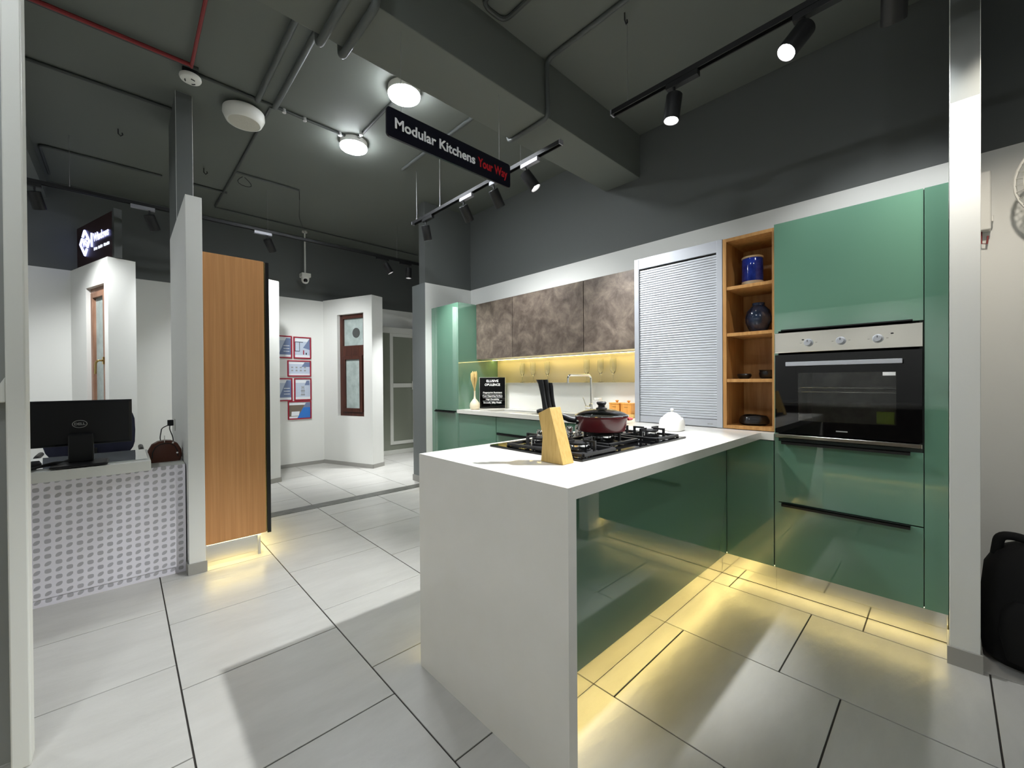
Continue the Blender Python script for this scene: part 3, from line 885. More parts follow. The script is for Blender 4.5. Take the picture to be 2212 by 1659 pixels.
# ---- frying pan with lid
PX, PY, PZ = 1.685, 1.15, HZ + 0.0535
sp_ = thing('saute_pan', 'burgundy saute pan with a glass lid on the middle burner', 'pan', (PX, PY, PZ))
q = MB(); q.lathe([(0, 0), (0.102, 0), (0.110, 0.004), (0.117, 0.03), (0.122, 0.066), (0.128, 0.070), (0.128, 0.073), (0.120, 0.073), (0.113, 0.03), (0.105, 0.006), (0, 0.005)], (PX, PY, PZ), 56)
part('body', q, 'burgundy', sp_)
q = MB(); q.lathe([(0, 0.0055), (0.104, 0.0065), (0.1125, 0.03), (0.1185, 0.070)], (PX, PY, PZ), 48); part('lining', q, 'panlining', sp_)
q = MB(); q.lathe([(0.1265, 0.0735), (0.1285, 0.0745), (0.1285, 0.078), (0.124, 0.0795), (0.122, 0.0735)], (PX, PY, PZ), 56, close=True); lid = part('lid_rim', q, 'chrome', sp_)
q = MB(); q.lathe([(0.124, 0.077), (0.112, 0.086), (0.085, 0.097), (0.05, 0.104), (0.012, 0.106), (0.0, 0.106), ], (PX, PY, PZ), 48)
q.lathe([(0.0, 0.103), (0.012, 0.103), (0.05, 0.101), (0.085, 0.094), (0.112, 0.083), (0.124, 0.0745)], (PX, PY, PZ), 48)
part('lid', q, 'glass', sp_)
q = MB(); q.lathe([(0, 0.106), (0.027, 0.106), (0.027, 0.110), (0.017, 0.114), (0.015, 0.122), (0.022, 0.130), (0.024, 0.136), (0.021, 0.141), (0, 0.143)], (PX, PY, PZ), 28); part('lid_knob', q, 'blackm', sp_)
hd = Vector((-0.80, 0.60, 0)).normalized()
q = MB()
def hp_(t, z):
    p = Vector((PX, PY, PZ)) + hd * t
    return (p.x, p.y, PZ + z)
q.tube([hp_(0.118, 0.055), hp_(0.135, 0.055), hp_(0.160, 0.060), hp_(0.20, 0.078), hp_(0.25, 0.094), hp_(0.30, 0.100), hp_(0.318, 0.099)], [0.012, 0.015, 0.016, 0.014, 0.013, 0.013, 0.008], 12)
part('handle', q, 'blackm', sp_)
q = MB(); q.tube([hp_(0.108, 0.050), hp_(0.128, 0.053)], 0.017, 14); part('ferrule', q, 'chrome', sp_)
sd = Vector((0.80, -0.60, 0)); tn = Vector((0.6, 0.8, 0))
pts = []
for k in range(9):
    a = -1.0 + 2.0 * k / 8
    p = Vector((PX, PY, PZ + 0.056)) + sd * (0.120 + 0.032 * math.cos(a * PI / 2)) + tn * (0.036 * a)
    pts.append(p)
q = MB(); q.tube(pts, 0.0055, 10); part('helper_handle', q, 'redplastic', sp_)

# ---- knife block
kb = thing('knife_block', 'light bamboo knife block at the corner of the hob', 'knife block', (1.18, 1.0, T))
q = MB(); q.prism([(0.952, T + 0.0005), (1.061, T + 0.0005), (1.052, 1.0), (1.074, 1.088), (1.016, 1.112)], 1.153, 1.216, 0, 'x')
part('block', q, 'bamboo', kb, 0.0015)
kl = ['black handled knife with the hooked end nearest the camera in the bamboo block', 'middle black handled knife in the bamboo block', 'shortest black handled knife in the bamboo block']
for i, (xk, yb, yt, zt) in enumerate(((1.164, 1.044, 1.072, 1.216), (1.183, 1.040, 1.064, 1.216), (1.201, 1.036, 1.056, 1.204))):
    q = MB()
    n_ = 8
    rows = []
    for k in range(n_ + 1):
        t = k / n_
        cy_ = yb + (yt - yb) * t
        cz_ = 1.092 + (zt - 1.092) * t
        hw = 0.0135 - 0.004 * math.sin(PI * min(1, t * 1.15)) + (0.003 if t > 0.9 else 0)
        rows.append([(xk + 0.0075 * math.cos(a), cy_ + hw * math.sin(a) + (0.004 if t > 0.93 else 0), cz_) for a in [2 * PI * j / 12 for j in range(12)]])
    v = [p for r_ in rows for p in r_]
    fs = [(k * 12 + j, k * 12 + (j + 1) % 12, (k + 1) * 12 + (j + 1) % 12, (k + 1) * 12 + j) for k in range(n_) for j in range(12)]
    fs += [tuple(range(12))[::-1], tuple(range(n_ * 12, n_ * 12 + 12))]
    q.add(v, fs, 0, True)
    kf = thing('knife', kl[i], 'knife', (xk, yb, 1.08), None, 'knives in the bamboo block')
    part('handle', q, 'blackm', kf)
    q = MB(); q.box(xk - 0.0008, xk + 0.0008, yb - 0.022, yb + 0.004, 0.955, 1.095); part('blade', q, 'steel', kf)

# ---- white ceramic pot
cp = thing('sugar_pot', 'white ceramic lidded pot in front of the roller shutter', 'pot', (2.43, 1.15, T))
def sq(r, e_, n=40):
    return [(r * math.copysign(abs(math.cos(t)) ** e_, math.cos(t)), r * math.copysign(abs(math.sin(t)) ** e_, math.sin(t))) for t in [2 * PI * k / n for k in range(n)]]
def loft(mb, rings, cap0=True, cap1=True):
    n = len(rings[0])
    v = [p for r_ in rings for p in r_]
    fs = [(k * n + j, k * n + (j + 1) % n, (k + 1) * n + (j + 1) % n, (k + 1) * n + j) for k in range(len(rings) - 1) for j in range(n)]
    if cap0: fs.append(tuple(range(n))[::-1])
    if cap1: fs.append(tuple(range((len(rings) - 1) * n, len(rings) * n)))
    return mb.add(v, fs, 0, True)
def ring(r, e_, z, c=(2.43, 1.15)):
    return [(c[0] + a, c[1] + b, T + z) for a, b in sq(r, e_)]
q = MB(); loft(q, [ring(0.052, 0.55, 0.0005), ring(0.064, 0.55, 0.003), ring(0.066, 0.6, 0.02), ring(0.070, 0.75, 0.045), ring(0.069, 0.95, 0.066), ring(0.062, 1.0, 0.078), ring(0.059, 1.0, 0.080), ring(0.055, 1.0, 0.074)])
part('body', q, 'ceramic', cp)
q = MB(); q.lathe([(0.056, 0.077), (0.056, 0.080), (0.046, 0.092), (0.028, 0.105), (0.010, 0.112), (0.0055, 0.114), (0.0055, 0.119), (0.010, 0.123), (0.011, 0.128), (0.008, 0.133), (0, 0.135)], (2.43, 1.15, T), 36); part('lid', q, 'ceramic', cp)

# ---- sink with drainer
sk = thing('sink', 'inset steel sink with a ridged drainer in the far worktop', 'sink', (2.9, 2.74, T))
q = MB()
ZS = T - 0.0015
def frame4(mb, x0, x1, y0, y1, a, zA, zB):
    mb.box(x0, x0 + a, y0, y1, zA, zB); mb.box(x1 - a, x1, y0, y1, zA, zB)
    mb.box(x0 + a, x1 - a, y0, y0 + a, zA, zB); mb.box(x0 + a, x1 - a, y1 - a, y1, zA, zB)
frame4(q, SX0 + 0.0005, SX1 - 0.0005, SY0 + 0.0005, SY1 - 0.0005, 0.016, T - 0.03, ZS)
q.box(SX0 + 0.016, SX1 - 0.016, 2.70, 2.73, T - 0.03, ZS)
part('rim', q, 'sinksteel', sk, 0.001)
q = MB()
bx0, bx1, by0, by1, bz = SX0 + 0.016, SX1 - 0.016, SY0 + 0.016, 2.70, T - 0.19
q.add([(bx0, by0, T - 0.02), (bx1, by0, T - 0.02), (bx1, by1, T - 0.02), (bx0, by1, T - 0.02), (bx0 + 0.02, by0 + 0.02, bz), (bx1 - 0.02, by0 + 0.02, bz), (bx1 - 0.02, by1 - 0.02, bz), (bx0 + 0.02, by1 - 0.02, bz)], [(4, 5, 6, 7), (0, 1, 5, 4), (1, 2, 6, 5), (2, 3, 7, 6), (3, 0, 4, 7)])
part('bowl', q, 'sinksteel', sk)
q = MB(); q.box(bx0, bx1, 2.73, SY1 - 0.016, T - 0.03, T - 0.020); dn = part('drainer', q, 'sinksteel', sk)
for k in range(9):
    xx = bx0 + 0.025 + k * 0.0285
    q = MB(); q.tube([(xx, 2.78, T - 0.0195), (xx, 3.28, T - 0.0175)], 0.006, 8); part('ridge', q, 'sinksteel', dn)

# ---- tap
tp = thing('tap', 'tall chrome swan-neck kitchen tap behind the sink', 'tap', (3.10, 2.225, T))
q = MB(); q.lathe([(0, 0), (0.026, 0), (0.026, 0.006), (0.022, 0.010), (0.022, 0.095), (0.017, 0.100), (0, 0.100)], (3.10, 2.225, T + 0.0005), 24); part('body', q, 'chrome', tp)
q = MB(); q.tube(rbend([(3.10, 2.225, T + 0.09), (3.10, 2.225, 1.262), (2.905, 2.335, 1.262), (2.905, 2.335, 1.192)], 0.035, 6), 0.011, 14); part('spout', q, 'chrome', tp)
q = MB(); q.cyl((3.10, 2.225, T + 0.06), (3.055, 2.262, T + 0.06), 0.020, 20); lv = part('valve', q, 'chrome', tp)
q = MB(); q.tube([(3.065, 2.255, T + 0.07), (3.06, 2.29, T + 0.155)], 0.005, 10); part('lever', q, 'chrome', lv)

# ---- marble jar, wooden canisters
q = thing('marble_jar', 'white marble jar with a flat lid beside the tap', 'jar', (3.09, 2.15, T))
mb = MB(); mb.lathe([(0, 0.0005), (0.046, 0.0005), (0.048, 0.004), (0.048, 0.122), (0.046, 0.127), (0, 0.127)], (3.09, 2.145, T), 32); part('body', mb, 'marble', q)
mb = MB(); mb.lathe([(0, 0.1275), (0.034, 0.1275), (0.036, 0.130), (0.036, 0.149), (0.034, 0.153), (0, 0.153)], (3.09, 2.145, T), 32); part('lid', mb, 'marble', q)
q = MB(); q.box(2.985, 3.10, 1.735, 1.985, T + 0.0005, T + 0.008); q.box(2.985, 2.991, 1.735, 1.985, T + 0.008, T + 0.032); q.box(3.094, 3.10, 1.735, 1.985, T + 0.008, T + 0.032)
q.box(2.991, 3.094, 1.735, 1.741, T + 0.008, T + 0.032); q.box(2.991, 3.094, 1.979, 1.985, T + 0.008, T + 0.032)
single('tray', q, 'bamboo', 'pale wooden tray under the two wooden canisters', 'tray', bevel=0.001)
for yc, lb in ((1.918, 'square wooden canister with a knob lid, nearer the tap'), (1.807, 'square wooden canister with a knob lid, against the roller shutter')):
    c = thing('wooden_canister', lb, 'canister', (3.04, yc, T + 0.0085), None, 'wooden canisters on the tray')
    q = MB(); q.box(2.994, 3.088, yc - 0.048, yc + 0.048, T + 0.0085, T + 0.108); part('box', q, 'canwood', c, 0.002)
    q = MB(); q.box(2.992, 3.09, yc - 0.050, yc + 0.050, T + 0.109, T + 0.120); part('lid', q, 'canwood', c, 0.002)
    q = MB(); q.lathe([(0.007, 0), (0.006, 0.006), (0.014, 0.013), (0.015, 0.017), (0.010, 0.021), (0, 0.022)], (3.04, yc, T + 0.120), 20); part('knob', q, 'canwood', c)
    q = MB()
    for k in range(5):
        q.box(2.9934, 2.994, yc - 0.017 + k * 0.007, yc - 0.0125 + k * 0.007, T + 0.083, T + 0.089)
    part('mark', q, 'txtbrown', c)

# ---- bud vase with dried stems, printed sign
vs = thing('bud_vase', 'cream bottle-neck bud vase by the black sign', 'vase', (2.80, 3.555, T))
q = MB(); q.lathe([(0, 0.0005), (0.040, 0.0005), (0.052, 0.012), (0.057, 0.040), (0.050, 0.072), (0.030, 0.100), (0.012, 0.120), (0.009, 0.150), (0.009, 0.200), (0.011, 0.205), (0.007, 0.205), (0.006, 0.14), (0, 0.13)], (2.80, 3.555, T), 32); part('body', q, 'cream', vs)
ds = thing('dried_stems', 'straw coloured dried seed heads standing in the bud vase', 'dried plant', (2.80, 3.555, T + 0.14))
for k in range(7):
    a = 2 * PI * k / 7
    sp2 = 0.020 + 0.022 * (k % 3) / 2
    q = MB()
    x_, y_ = 2.80 + sp2 * math.cos(a), 3.555 + sp2 * math.sin(a)
    q.tube([(2.80, 3.555, T + 0.15), (2.80 + 0.2 * (x_ - 2.80), 3.555 + 0.2 * (y_ - 3.555), T + 0.23), (x_, y_, T + 0.33), (x_ * 1.0, y_, T + 0.39 + 0.015 * (k % 2)), (x_, y_, T + 0.405 + 0.015 * (k % 2))], [0.0025, 0.004, 0.010, 0.011, 0.003], 8)
    part('seed_head', q, 'straw', ds)
sg = thing('counter_sign', 'black counter sign with white lettering standing by the bud vase', 'sign', (3.02, 3.50, T))
ex = Vector((0.726, -0.687, 0)); nrm = Vector((-0.687, -0.726, 0)); ctr = Vector((3.005, 3.495, T))
def sbx(mb, u0, u1, z0_, z1_, d0, d1, mi=0):
    p = [ctr + ex * u + nrm * d for u, d in ((u0, d0), (u1, d0), (u1, d1), (u0, d1))]
    mb.prism([(a.x, a.y) for a in p], T + z0_, T + z1_, mi)
q = MB(); sbx(q, -0.146, 0.146, 0.0005, 0.352, -0.030, -0.003); part('block', q, 'white_lam', sg, 0.001)
q = MB(); sbx(q, -0.142, 0.142, 0.006, 0.350, -0.003, 0.0); part('face', q, 'glassblack', sg)
def sl(body, size, z, width, bold=0.0):
    letters(body, size, ctr + nrm * 0.0012 + Vector((0, 0, z)), ex, (0, 0, 1), 'txtwhite', sg, bold, width=width)
sl('ELUSIVE', 0.036, 0.310, 0.135, 0.0008)
sl('OPULENCE', 0.036, 0.268, 0.172, 0.0008)
sl('Fingerprint Resistant', 0.022, 0.182, 0.212, 0.0005)
sl('Dust Opposing Surface', 0.022, 0.144, 0.222, 0.0005)
sl('High Durability', 0.022, 0.106, 0.148, 0.0005)
sl('Smooth, Silky Finish', 0.022, 0.068, 0.200, 0.0005)
q = MB()
for zz in (0.163, 0.125, 0.087):
    sbx(q, -0.108, 0.108, zz - 0.0011, zz + 0.0011, 0.0003, 0.0012)
part('rules', q, 'txtwhite', sg)
# ================================================================ CEILING: SIGN, TRACKS, LAMPS, PIPES
hs = thing('hanging_sign', 'black hanging sign lettered in white and red above the peninsula', 'sign', (1.37, 1.88, 2.56))
SYS = 1.88
sx0, sx1, sz0, sz1 = 0.948, 1.776, 2.421, 2.566
q = MB()
r_ = 0.018
poly = []
for cx_, cz_, a0 in ((sx1 - r_, sz0 + r_, -90), (sx1 - r_, sz1 - r_, 0), (sx0 + r_, sz1 - r_, 90), (sx0 + r_, sz0 + r_, 180)):
    for k in range(6):
        a = math.radians(a0 + 18 * k)
        poly.append((cx_ + r_ * math.cos(a), cz_ + r_ * math.sin(a)))
q.prism(poly, SYS, SYS + 0.012, 0, 'y')
part('board', q, 'signblack', hs)
letters('Modular Kitchens', 0.072, (sx0 + 0.040, SYS - 0.001, 2.494), (1, 0, 0), (0, 0, 1), 'txtwhite', hs, 0.0016, 'LEFT', width=0.505)
letters('Your Way', 0.072, (sx0 + 0.572, SYS - 0.001, 2.494), (1, 0, 0), (0, 0, 1), 'txtred', hs, 0.0016, 'LEFT', width=0.232)
for xx in (1.03, 1.69):
    q = MB(); q.tube([(xx, SYS + 0.006, sz1 - 0.005), (xx, SYS + 0.006, 2.97)], 0.0012, 6); part('wire', q, 'wire', hs)

def rail(name, p0, p1, label, hangers):
    t_ = thing(name, label, 'track', ((p0[0] + p1[0]) / 2, (p0[1] + p1[1]) / 2, p0[2]), None, 'black lighting tracks')
    p0, p1 = Vector(p0), Vector(p1)
    d = (p1 - p0).normalized()
    s = Vector((-d.y, d.x, 0))
    q = MB()
    for a, b in ((-0.018, -0.012), (0.012, 0.018)):
        c_ = [p0 + s * a, p1 + s * a, p1 + s * b, p0 + s * b]
        q.prism([(k.x, k.y) for k in c_], p0.z - 0.02, p0.z)
    c_ = [p0 + s * -0.018, p1 + s * -0.018, p1 + s * 0.018, p0 + s * 0.018]
    q.prism([(k.x, k.y) for k in c_], p0.z, p0.z + 0.008)
    part('channel', q, 'blackm', t_)
    q = MB()
    for pe in (p0, p1):
        c_ = [pe + s * a + d * b for a, b in ((-0.019, -0.004), (-0.019, 0.004), (0.019, 0.004), (0.019, -0.004))]
        q.prism([(k.x, k.y) for k in c_], p0.z - 0.021, p0.z + 0.009)
    part('end_cap', q, 'alulight', t_)
    for t, ztop, r in hangers:
        h = p0 + (p1 - p0) * t
        q = MB(); q.tube([(h.x, h.y, p0.z + 0.006), (h.x, h.y, ztop)], r, 8)
        q.cyl((h.x, h.y, p0.z + 0.006), (h.x, h.y, p0.z + 0.03), r * 2.4, 8)
        part('hanger', q, 'wire', t_)
    return t_
RZ = 2.83
rail('track_rail', (2.165, 1.79, RZ), (2.165, 3.735, RZ), 'black lighting track hung over the sink run', [(0.20, 2.97, 0.0012), (0.75, ZC, 0.003), (0.965, ZC, 0.003)])
rail('track_rail', (2.165, -0.9, RZ), (2.165, 1.388, RZ), 'black lighting track hung over the peninsula', [(0.955, ZC, 0.0012), (0.3, ZC, 0.0012)])
rail('track_rail', (-0.75, 5.15, 2.886), (3.6, 5.15, 2.886), 'long black lighting track hung over the far bays', [(0.443, ZC, 0.0015), (0.8, ZC, 0.0015), (0.1, ZC, 0.0015)])

# spotlight: adapter, stem, body, lens; local frame: adapter at origin, head hangs along -z
def head_meshes():
    a = MB(); a.box(-0.017, 0.017, -0.085, 0.085, -0.030, 0.0)
    st_ = MB(); st_.cyl((0, 0.045, -0.065), (0, 0.045, -0.028), 0.007, 10)
    b = MB(); b.lathe([(0, 0.0), (0.038, 0.0), (0.041, 0.003), (0.041, 0.138), (0.0395, 0.14), (0.037, 0.14), (0.036, 0.108), (0, 0.108)], (0, 0, 0), 28)
    l = MB(); l.lathe([(0, 0.1085), (0.0355, 0.1085), (0.0355, 0.112), (0, 0.115)], (0, 0, 0), 24)
    return a.mesh('adapter', 'blackm', 0.002), a.mesh('adapter', 'alulight', 0.002), st_.mesh('stem', 'blackm'), b.mesh('body', 'blackm'), l.mesh('lens', 'lens_on'), l.mesh('lens', 'lens_off')
AD, ADS, STM, BOD, LON, LOFF = head_meshes()
def spot(pos, along, target, label, lit=True, silver=False, power=1.0, angle=50, blend=0.6, col=(0.95, 0.98, 1.0)):
    """pos: point on the rail underside; along: unit rail direction (adapter axis); target: aim point"""
    t_ = thing('spotlight', label, 'spotlight', pos, None, 'cylinder spotlights on the tracks')
    ang = math.atan2(along[1], along[0]) - PI / 2
    o = obj('adapter', ADS if silver else AD, t_, True); o.rotation_euler = (0, 0, ang)
    o = obj('stem', STM, t_, True); o.rotation_euler = (0, 0, ang)
    piv = Matrix.Rotation(ang, 4, 'Z') @ Vector((0, 0.045, -0.064))
    d = (Vector(target) - (Vector(pos) + piv)).normalized()
    rq = Vector((0, 0, 1)).rotation_difference(d)
    base = piv - d * 0.012 + Vector((0, 0, -0.016))
    b = obj('body', BOD, t_, True, base); b.rotation_mode = 'QUATERNION'; b.rotation_quaternion = rq
    l = obj('lens', LON if lit else LOFF, b, True)
    if lit:
        ld = bpy.data.lights.new('spot_lamp', 'SPOT')
        ld.energy = SPOT_W * power
        ld.spot_size = math.radians(angle)
        ld.spot_blend = blend
        ld.shadow_soft_size = 0.025
        ld.color = col
        lo = bpy.data.objects.new('spot_lamp', ld)
        COL.objects.link(lo)
        lo.parent = t_
        lo.location = base + d * 0.145
        lo.rotation_mode = 'QUATERNION'
        lo.rotation_quaternion = Vector((0, 0, -1)).rotation_difference(d)
RU = RZ - 0.02
ya = (0, 1, 0)
spot((2.165, 0.96, RU), ya, (1.98, 1.17, 0.9), 'spotlight hanging straight down over the peninsula', power=3.0, angle=42, blend=0.7)
spot((2.165, 0.38, RU), ya, (1.08, 1.42, 0.9), 'lit spotlight aimed over the peninsula, lens facing the camera', power=4.5, angle=52, blend=0.8)
spot((2.165, 0.09, RU), ya, (2.92, 0.22, 2.0), 'spotlight at the top edge beside the white end wall', power=0.4, angle=84, blend=0.7)
spot((2.165, -0.24, RU), ya, (3.25, -0.22, 1.3), 'added unseen spotlight on the peninsula track beyond the white end wall', power=0.5, angle=80, blend=1.0, col=(1, 0.92, 0.8))  # unseen spot, invented to brighten the right bay wall
spot((2.165, 3.46, RU), ya, (2.60, 3.72, 1.45), 'spotlight at the far end of the sink track', silver=False, power=1.5, angle=75, blend=1.0)
spot((2.165, 2.84, RU), ya, (2.92, 3.00, 1.75), 'second spotlight from the far end of the sink track', silver=True, power=0.42, angle=95, blend=1.0)
spot((2.165, 2.44, RU), ya, (2.92, 2.52, 1.70), 'spotlight on the sink track beside the end of the hanging sign', silver=True, power=0.45, angle=95, blend=1.0)
spot((2.165, 2.08, RU), ya, (2.72, 1.45, 1.50), 'lit spotlight nearest the beam on the sink track', silver=True, power=1.6, angle=74, blend=0.8)
FU = 2.886 - 0.02
xa = (1, 0, 0)
spot((-0.56, 5.15, FU), xa, (-0.12, 5.85, 1.1), 'spotlight on the far track at the left edge of the view', power=1.3, angle=95, blend=1.0)
spot((0.15, 5.15, FU), xa, (0.95, 6.0, 1.0), 'spotlight on the far track next to the lit sign', silver=True, power=0.8, angle=80, blend=1.0)
spot((1.13, 5.15, FU), xa, (2.15, 5.95, 1.2), 'spotlight on the far track above the wood cabinet', silver=True, power=1.5, angle=95, blend=1.0)
spot((2.52, 5.15, FU), xa, (3.05, 4.95, 1.9), 'tilted lit spotlight on the far track left of the grey end wall', power=0.5, angle=80, blend=1.0)
spot((2.86, 5.15, FU), xa, (2.93, 5.25, 0.0), 'upright lit spotlight on the far track next to the grey end wall', power=3.4, angle=64, blend=0.9)

# ---- round surface lights
def disc_light(x, y, label, en=1.0):
    t_ = thing('ceiling_light', label, 'ceiling light', (x, y, ZC), None, 'round surface lights')
    q = MB(); q.lathe([(0, 0), (0.105, 0), (0.114, -0.004), (0.114, -0.048), (0.108, -0.049)], (0, 0, 0), 40); part('housing', q, 'plastic', t_, local=True)
    q = MB(); q.lathe([(0.110, -0.048), (0.112, -0.056), (0.109, -0.063), (0.100, -0.068), (0, -0.070)], (0, 0, 0), 40); part('diffuser', q, 'disc', t_, local=True)
disc_light(1.50, 2.70, 'round lit ceiling light against the beam')
disc_light(1.50, 3.60, 'round lit ceiling light beyond the hanging sign')
disc_light(-0.6, 1.0, 'added unseen round fill light behind the camera to the left')  # unseen light added to lift the ambient level
disc_light(-0.6, -1.1, 'added unseen round fill light straight behind the camera')  # unseen, added as ambient fill from behind
disc_light(-0.8, 2.65, 'added unseen round fill light over the passage left of the view')  # unseen, added to brighten the desk front, pier and left floor
disc_light(-1.8, 4.2, 'added unseen round fill light left of the desk')  # unseen, added as ambient fill on the left
rail('track_rail', (-2.1, -2.6, RZ), (-2.1, 4.2, RZ), 'black lighting track on the far side of the showroom behind the camera', [(0.2, ZC, 0.0012), (0.8, ZC, 0.0012)])
for k, lb in enumerate(('first', 'second', 'third', 'fourth', 'fifth')):
    spot((-2.1, -1.9 + k * 1.25, RU), ya, (-3.15, -1.9 + k * 1.25, 1.5), lb + ' spotlight on the track behind the camera', power=0.7, angle=85, blend=1.0)

# ---- smoke detector, ceiling speaker, dome camera
t_ = thing('smoke_detector', 'small white smoke detector on the dark ceiling', 'smoke detector', (0.352, 3.53, ZC))
q = MB(); q.cyl((0.352, 3.53, ZC - 0.045), (0.352, 3.53, ZC), 0.045, 24); part('base', q, 'blackm', t_)
q = MB(); q.lathe([(0, 0), (0.060, 0), (0.062, -0.012), (0.056, -0.024), (0.038, -0.030), (0, -0.032)], (0.352, 3.53, ZC - 0.045), 32); part('cover', q, 'plastic', t_)
q = MB()
for a0 in (0.5, 2.6, 4.7):
    q.tube([(0.352 + 0.030 * math.cos(a0 + k * 0.25), 3.53 + 0.030 * math.sin(a0 + k * 0.25), ZC - 0.0765) for k in range(4)], 0.004, 6)
part('vent', q, 'blackm', t_)
t_ = thing('ceiling_speaker', 'large round white ceiling speaker', 'speaker', (0.70, 3.74, ZC))
q = MB(); q.lathe([(0, 0), (0.085, 0), (0.110, -0.010), (0.138, -0.030), (0.140, -0.065), (0.120, -0.110), (0.108, -0.116), (0.104, -0.112)], (0.70, 3.74, ZC), 48); part('housing', q, 'plastic', t_)
q = MB(); q.lathe([(0.104, -0.112), (0, -0.114)], (0.70, 3.74, ZC), 40); part('grille', q, 'grille', t_)
t_ = thing('dome_camera', 'white security camera hanging on a thin rod before the far wall', 'camera', (1.875, 6.2, ZC))
q = MB(); q.cyl((1.875, 6.2, 2.745), (1.875, 6.2, ZC), 0.011, 10); q.cyl((1.875, 6.2, ZC - 0.02), (1.875, 6.2, ZC), 0.035, 16); part('rod', q, 'plastic', t_)
q = MB(); q.box(1.815, 1.935, 6.14, 6.26, 2.690, 2.745); part('mount', q, 'plastic', t_, 0.006)
q = MB(); q.lathe([(0.050, 0.0), (0.052, -0.025), (0.045, -0.055), (0.03, -0.078), (0, -0.088)], (1.875, 6.2, 2.69), 28); part('dome', q, 'plastic', t_)
q = MB(); q.lathe([(0.028, 0), (0.026, 0.008), (0.012, 0.014), (0, 0.015)], (1.875 - 0.006, 6.2 - 0.036, 2.643), 20, 0, (-0.1, -0.85, -0.5)); part('lens', q, 'glassblack', t_)

# ---- conduits and pipes under the ceiling
def pipe(name, pts, r, m, label, bend=0.05, n=8, clips=()):
    t_ = thing(name, label, 'pipe', pts[0], None, 'ceiling pipes and conduits')
    q = MB(); q.tube(rbend(pts, bend) if len(pts) > 2 else pts, r, n); part('run', q, m, t_)
    for c_ in clips:
        q = MB(); q.cyl((c_[0], c_[1], c_[2] - r * 1.6), (c_[0], c_[1], ZC), r * 1.3, 10); part('clip', q, 'galv', t_)
    return t_
ZP = ZC - 0.012
pipe('red_pipe', [(-0.9, 3.42, ZP - 0.02), (0.345, 3.42, ZP - 0.02)], 0.013, 'redpipe', 'red sprinkler pipe running to the smoke detector from the left')
pipe('red_pipe', [(0.345, -1.2, ZP - 0.02), (0.348, 3.44, ZP - 0.02)], 0.010, 'redpipe', 'red pipe running along the ceiling to the smoke detector')
pipe('conduit', [(-0.9, 3.47, ZP), (0.39, 3.47, ZP)], 0.012, 'pipe', 'dark conduit beside the red pipe')
pipe('conduit', [(-0.9, 4.11, ZP), (0.31, 4.11, ZP)], 0.012, 'pipe', 'dark conduit ending at the column')
pipe('conduit', [(0.39, 3.53, ZP), (1.50, 3.55, ZP)], 0.011, 'pipe', 'dark conduit with bright clips feeding the round light', clips=((0.93, 3.54, ZP), (1.08, 3.542, ZP), (1.36, 3.547, ZP)))
pipe('conduit', [(1.50, 3.50, ZP), (1.50, 2.82, ZP)], 0.011, 'pipe', 'dark conduit between the two round lights', clips=((1.49, 3.42, ZP),))
BZ = 2.955
for x_, lb in ((0.745, 'left of the twin thick grey pipes passing under the beam'), (0.860, 'right of the twin thick grey pipes passing under the beam')):
    pipe('drain_pipe', [(x_, 0.6, ZC - 0.03), (x_, 1.795, ZC - 0.03), (x_, 1.795, BZ - 0.015), (x_, 2.215, BZ - 0.015), (x_, 2.215, ZC - 0.03), (x_, 3.52, ZC - 0.03)], 0.019, 'bigpipe', lb, 0.04, 12)
pipe('conduit', [(0.845, 3.56, ZP), (0.835, 5.0, ZP), (0.82, 6.0, ZP)], 0.011, 'pipe', 'dark conduit running away past the ceiling speaker')
pipe('conduit', [(0.835, 4.90, ZP), (1.43, 4.90, ZP)], 0.009, 'pipe', 'short dark branch conduit with a dangling cable')
pipe('conduit', [(-0.52, 6.2, ZP), (-0.52, 5.5, ZP), (0.31, 5.5, ZP)], 0.011, 'pipe', 'dark angled conduit left of the column')
pipe('conduit', [(0.56, 5.5, ZP), (0.86, 5.5, ZP)], 0.011, 'pipe', 'short dark conduit right of the column')
pipe('conduit', [(0.82, 6.05, ZP), (3.6, 6.08, ZP)], 0.008, 'pipe', 'thin dark conduit along the far end of the ceiling')
pipe('conduit', [(1.47, 0.6, ZP), (1.48, 1.79, ZP), (1.65, 1.79, ZP), (1.67, 0.4, ZP)], 0.013, 'pipe', 'dark looped conduit at the top edge beside the beam', 0.06)
pipe('conduit', [(2.05, -0.3, ZP), (2.05, 1.81, ZP), (2.06, 1.81, BZ), (2.06, 2.20, BZ), (2.06, 2.20, ZP), (2.04, 3.72, ZP)], 0.015, 'bigpipe', 'grey conduit wrapping under the beam near the track', 0.05, 10)
q = MB(); q.tube([(1.43, 4.90, ZP), (1.44, 4.93, ZC - 0.10), (1.60, 5.5, ZC - 0.08), (1.875, 6.19, ZC - 0.03)], 0.003, 6)
single('cable', q, 'blackm', 'thin cable dangling from the branch conduit to the security camera', 'cable')
q = MB(); q.tube([(0.92 + 0.06 * math.sin(k * 0.6), 4.92, ZC - 0.03 - 0.09 * math.sin(PI * k / 10)) for k in range(11)], 0.003, 6)
single('cable', q, 'blackm', 'small loop of black cable under the branch conduit', 'cable')
for x_, y_, lb in ((2.13, 1.28, 'small dark ceiling hook above the peninsula track'), (-0.01, 4.75, 'small dark ceiling hook left of the column'), (0.60, 5.05, 'small dark ceiling hook right of the column')):
    q = MB(); q.tube([(x_, y_, ZC), (x_, y_, ZC - 0.04), (x_ + 0.015, y_, ZC - 0.055), (x_ + 0.028, y_, ZC - 0.04), (x_ + 0.024, y_, ZC - 0.025)], 0.0045, 6)
    single('ceiling_hook', q, 'blackm', lb, 'hook', 'ceiling hooks')
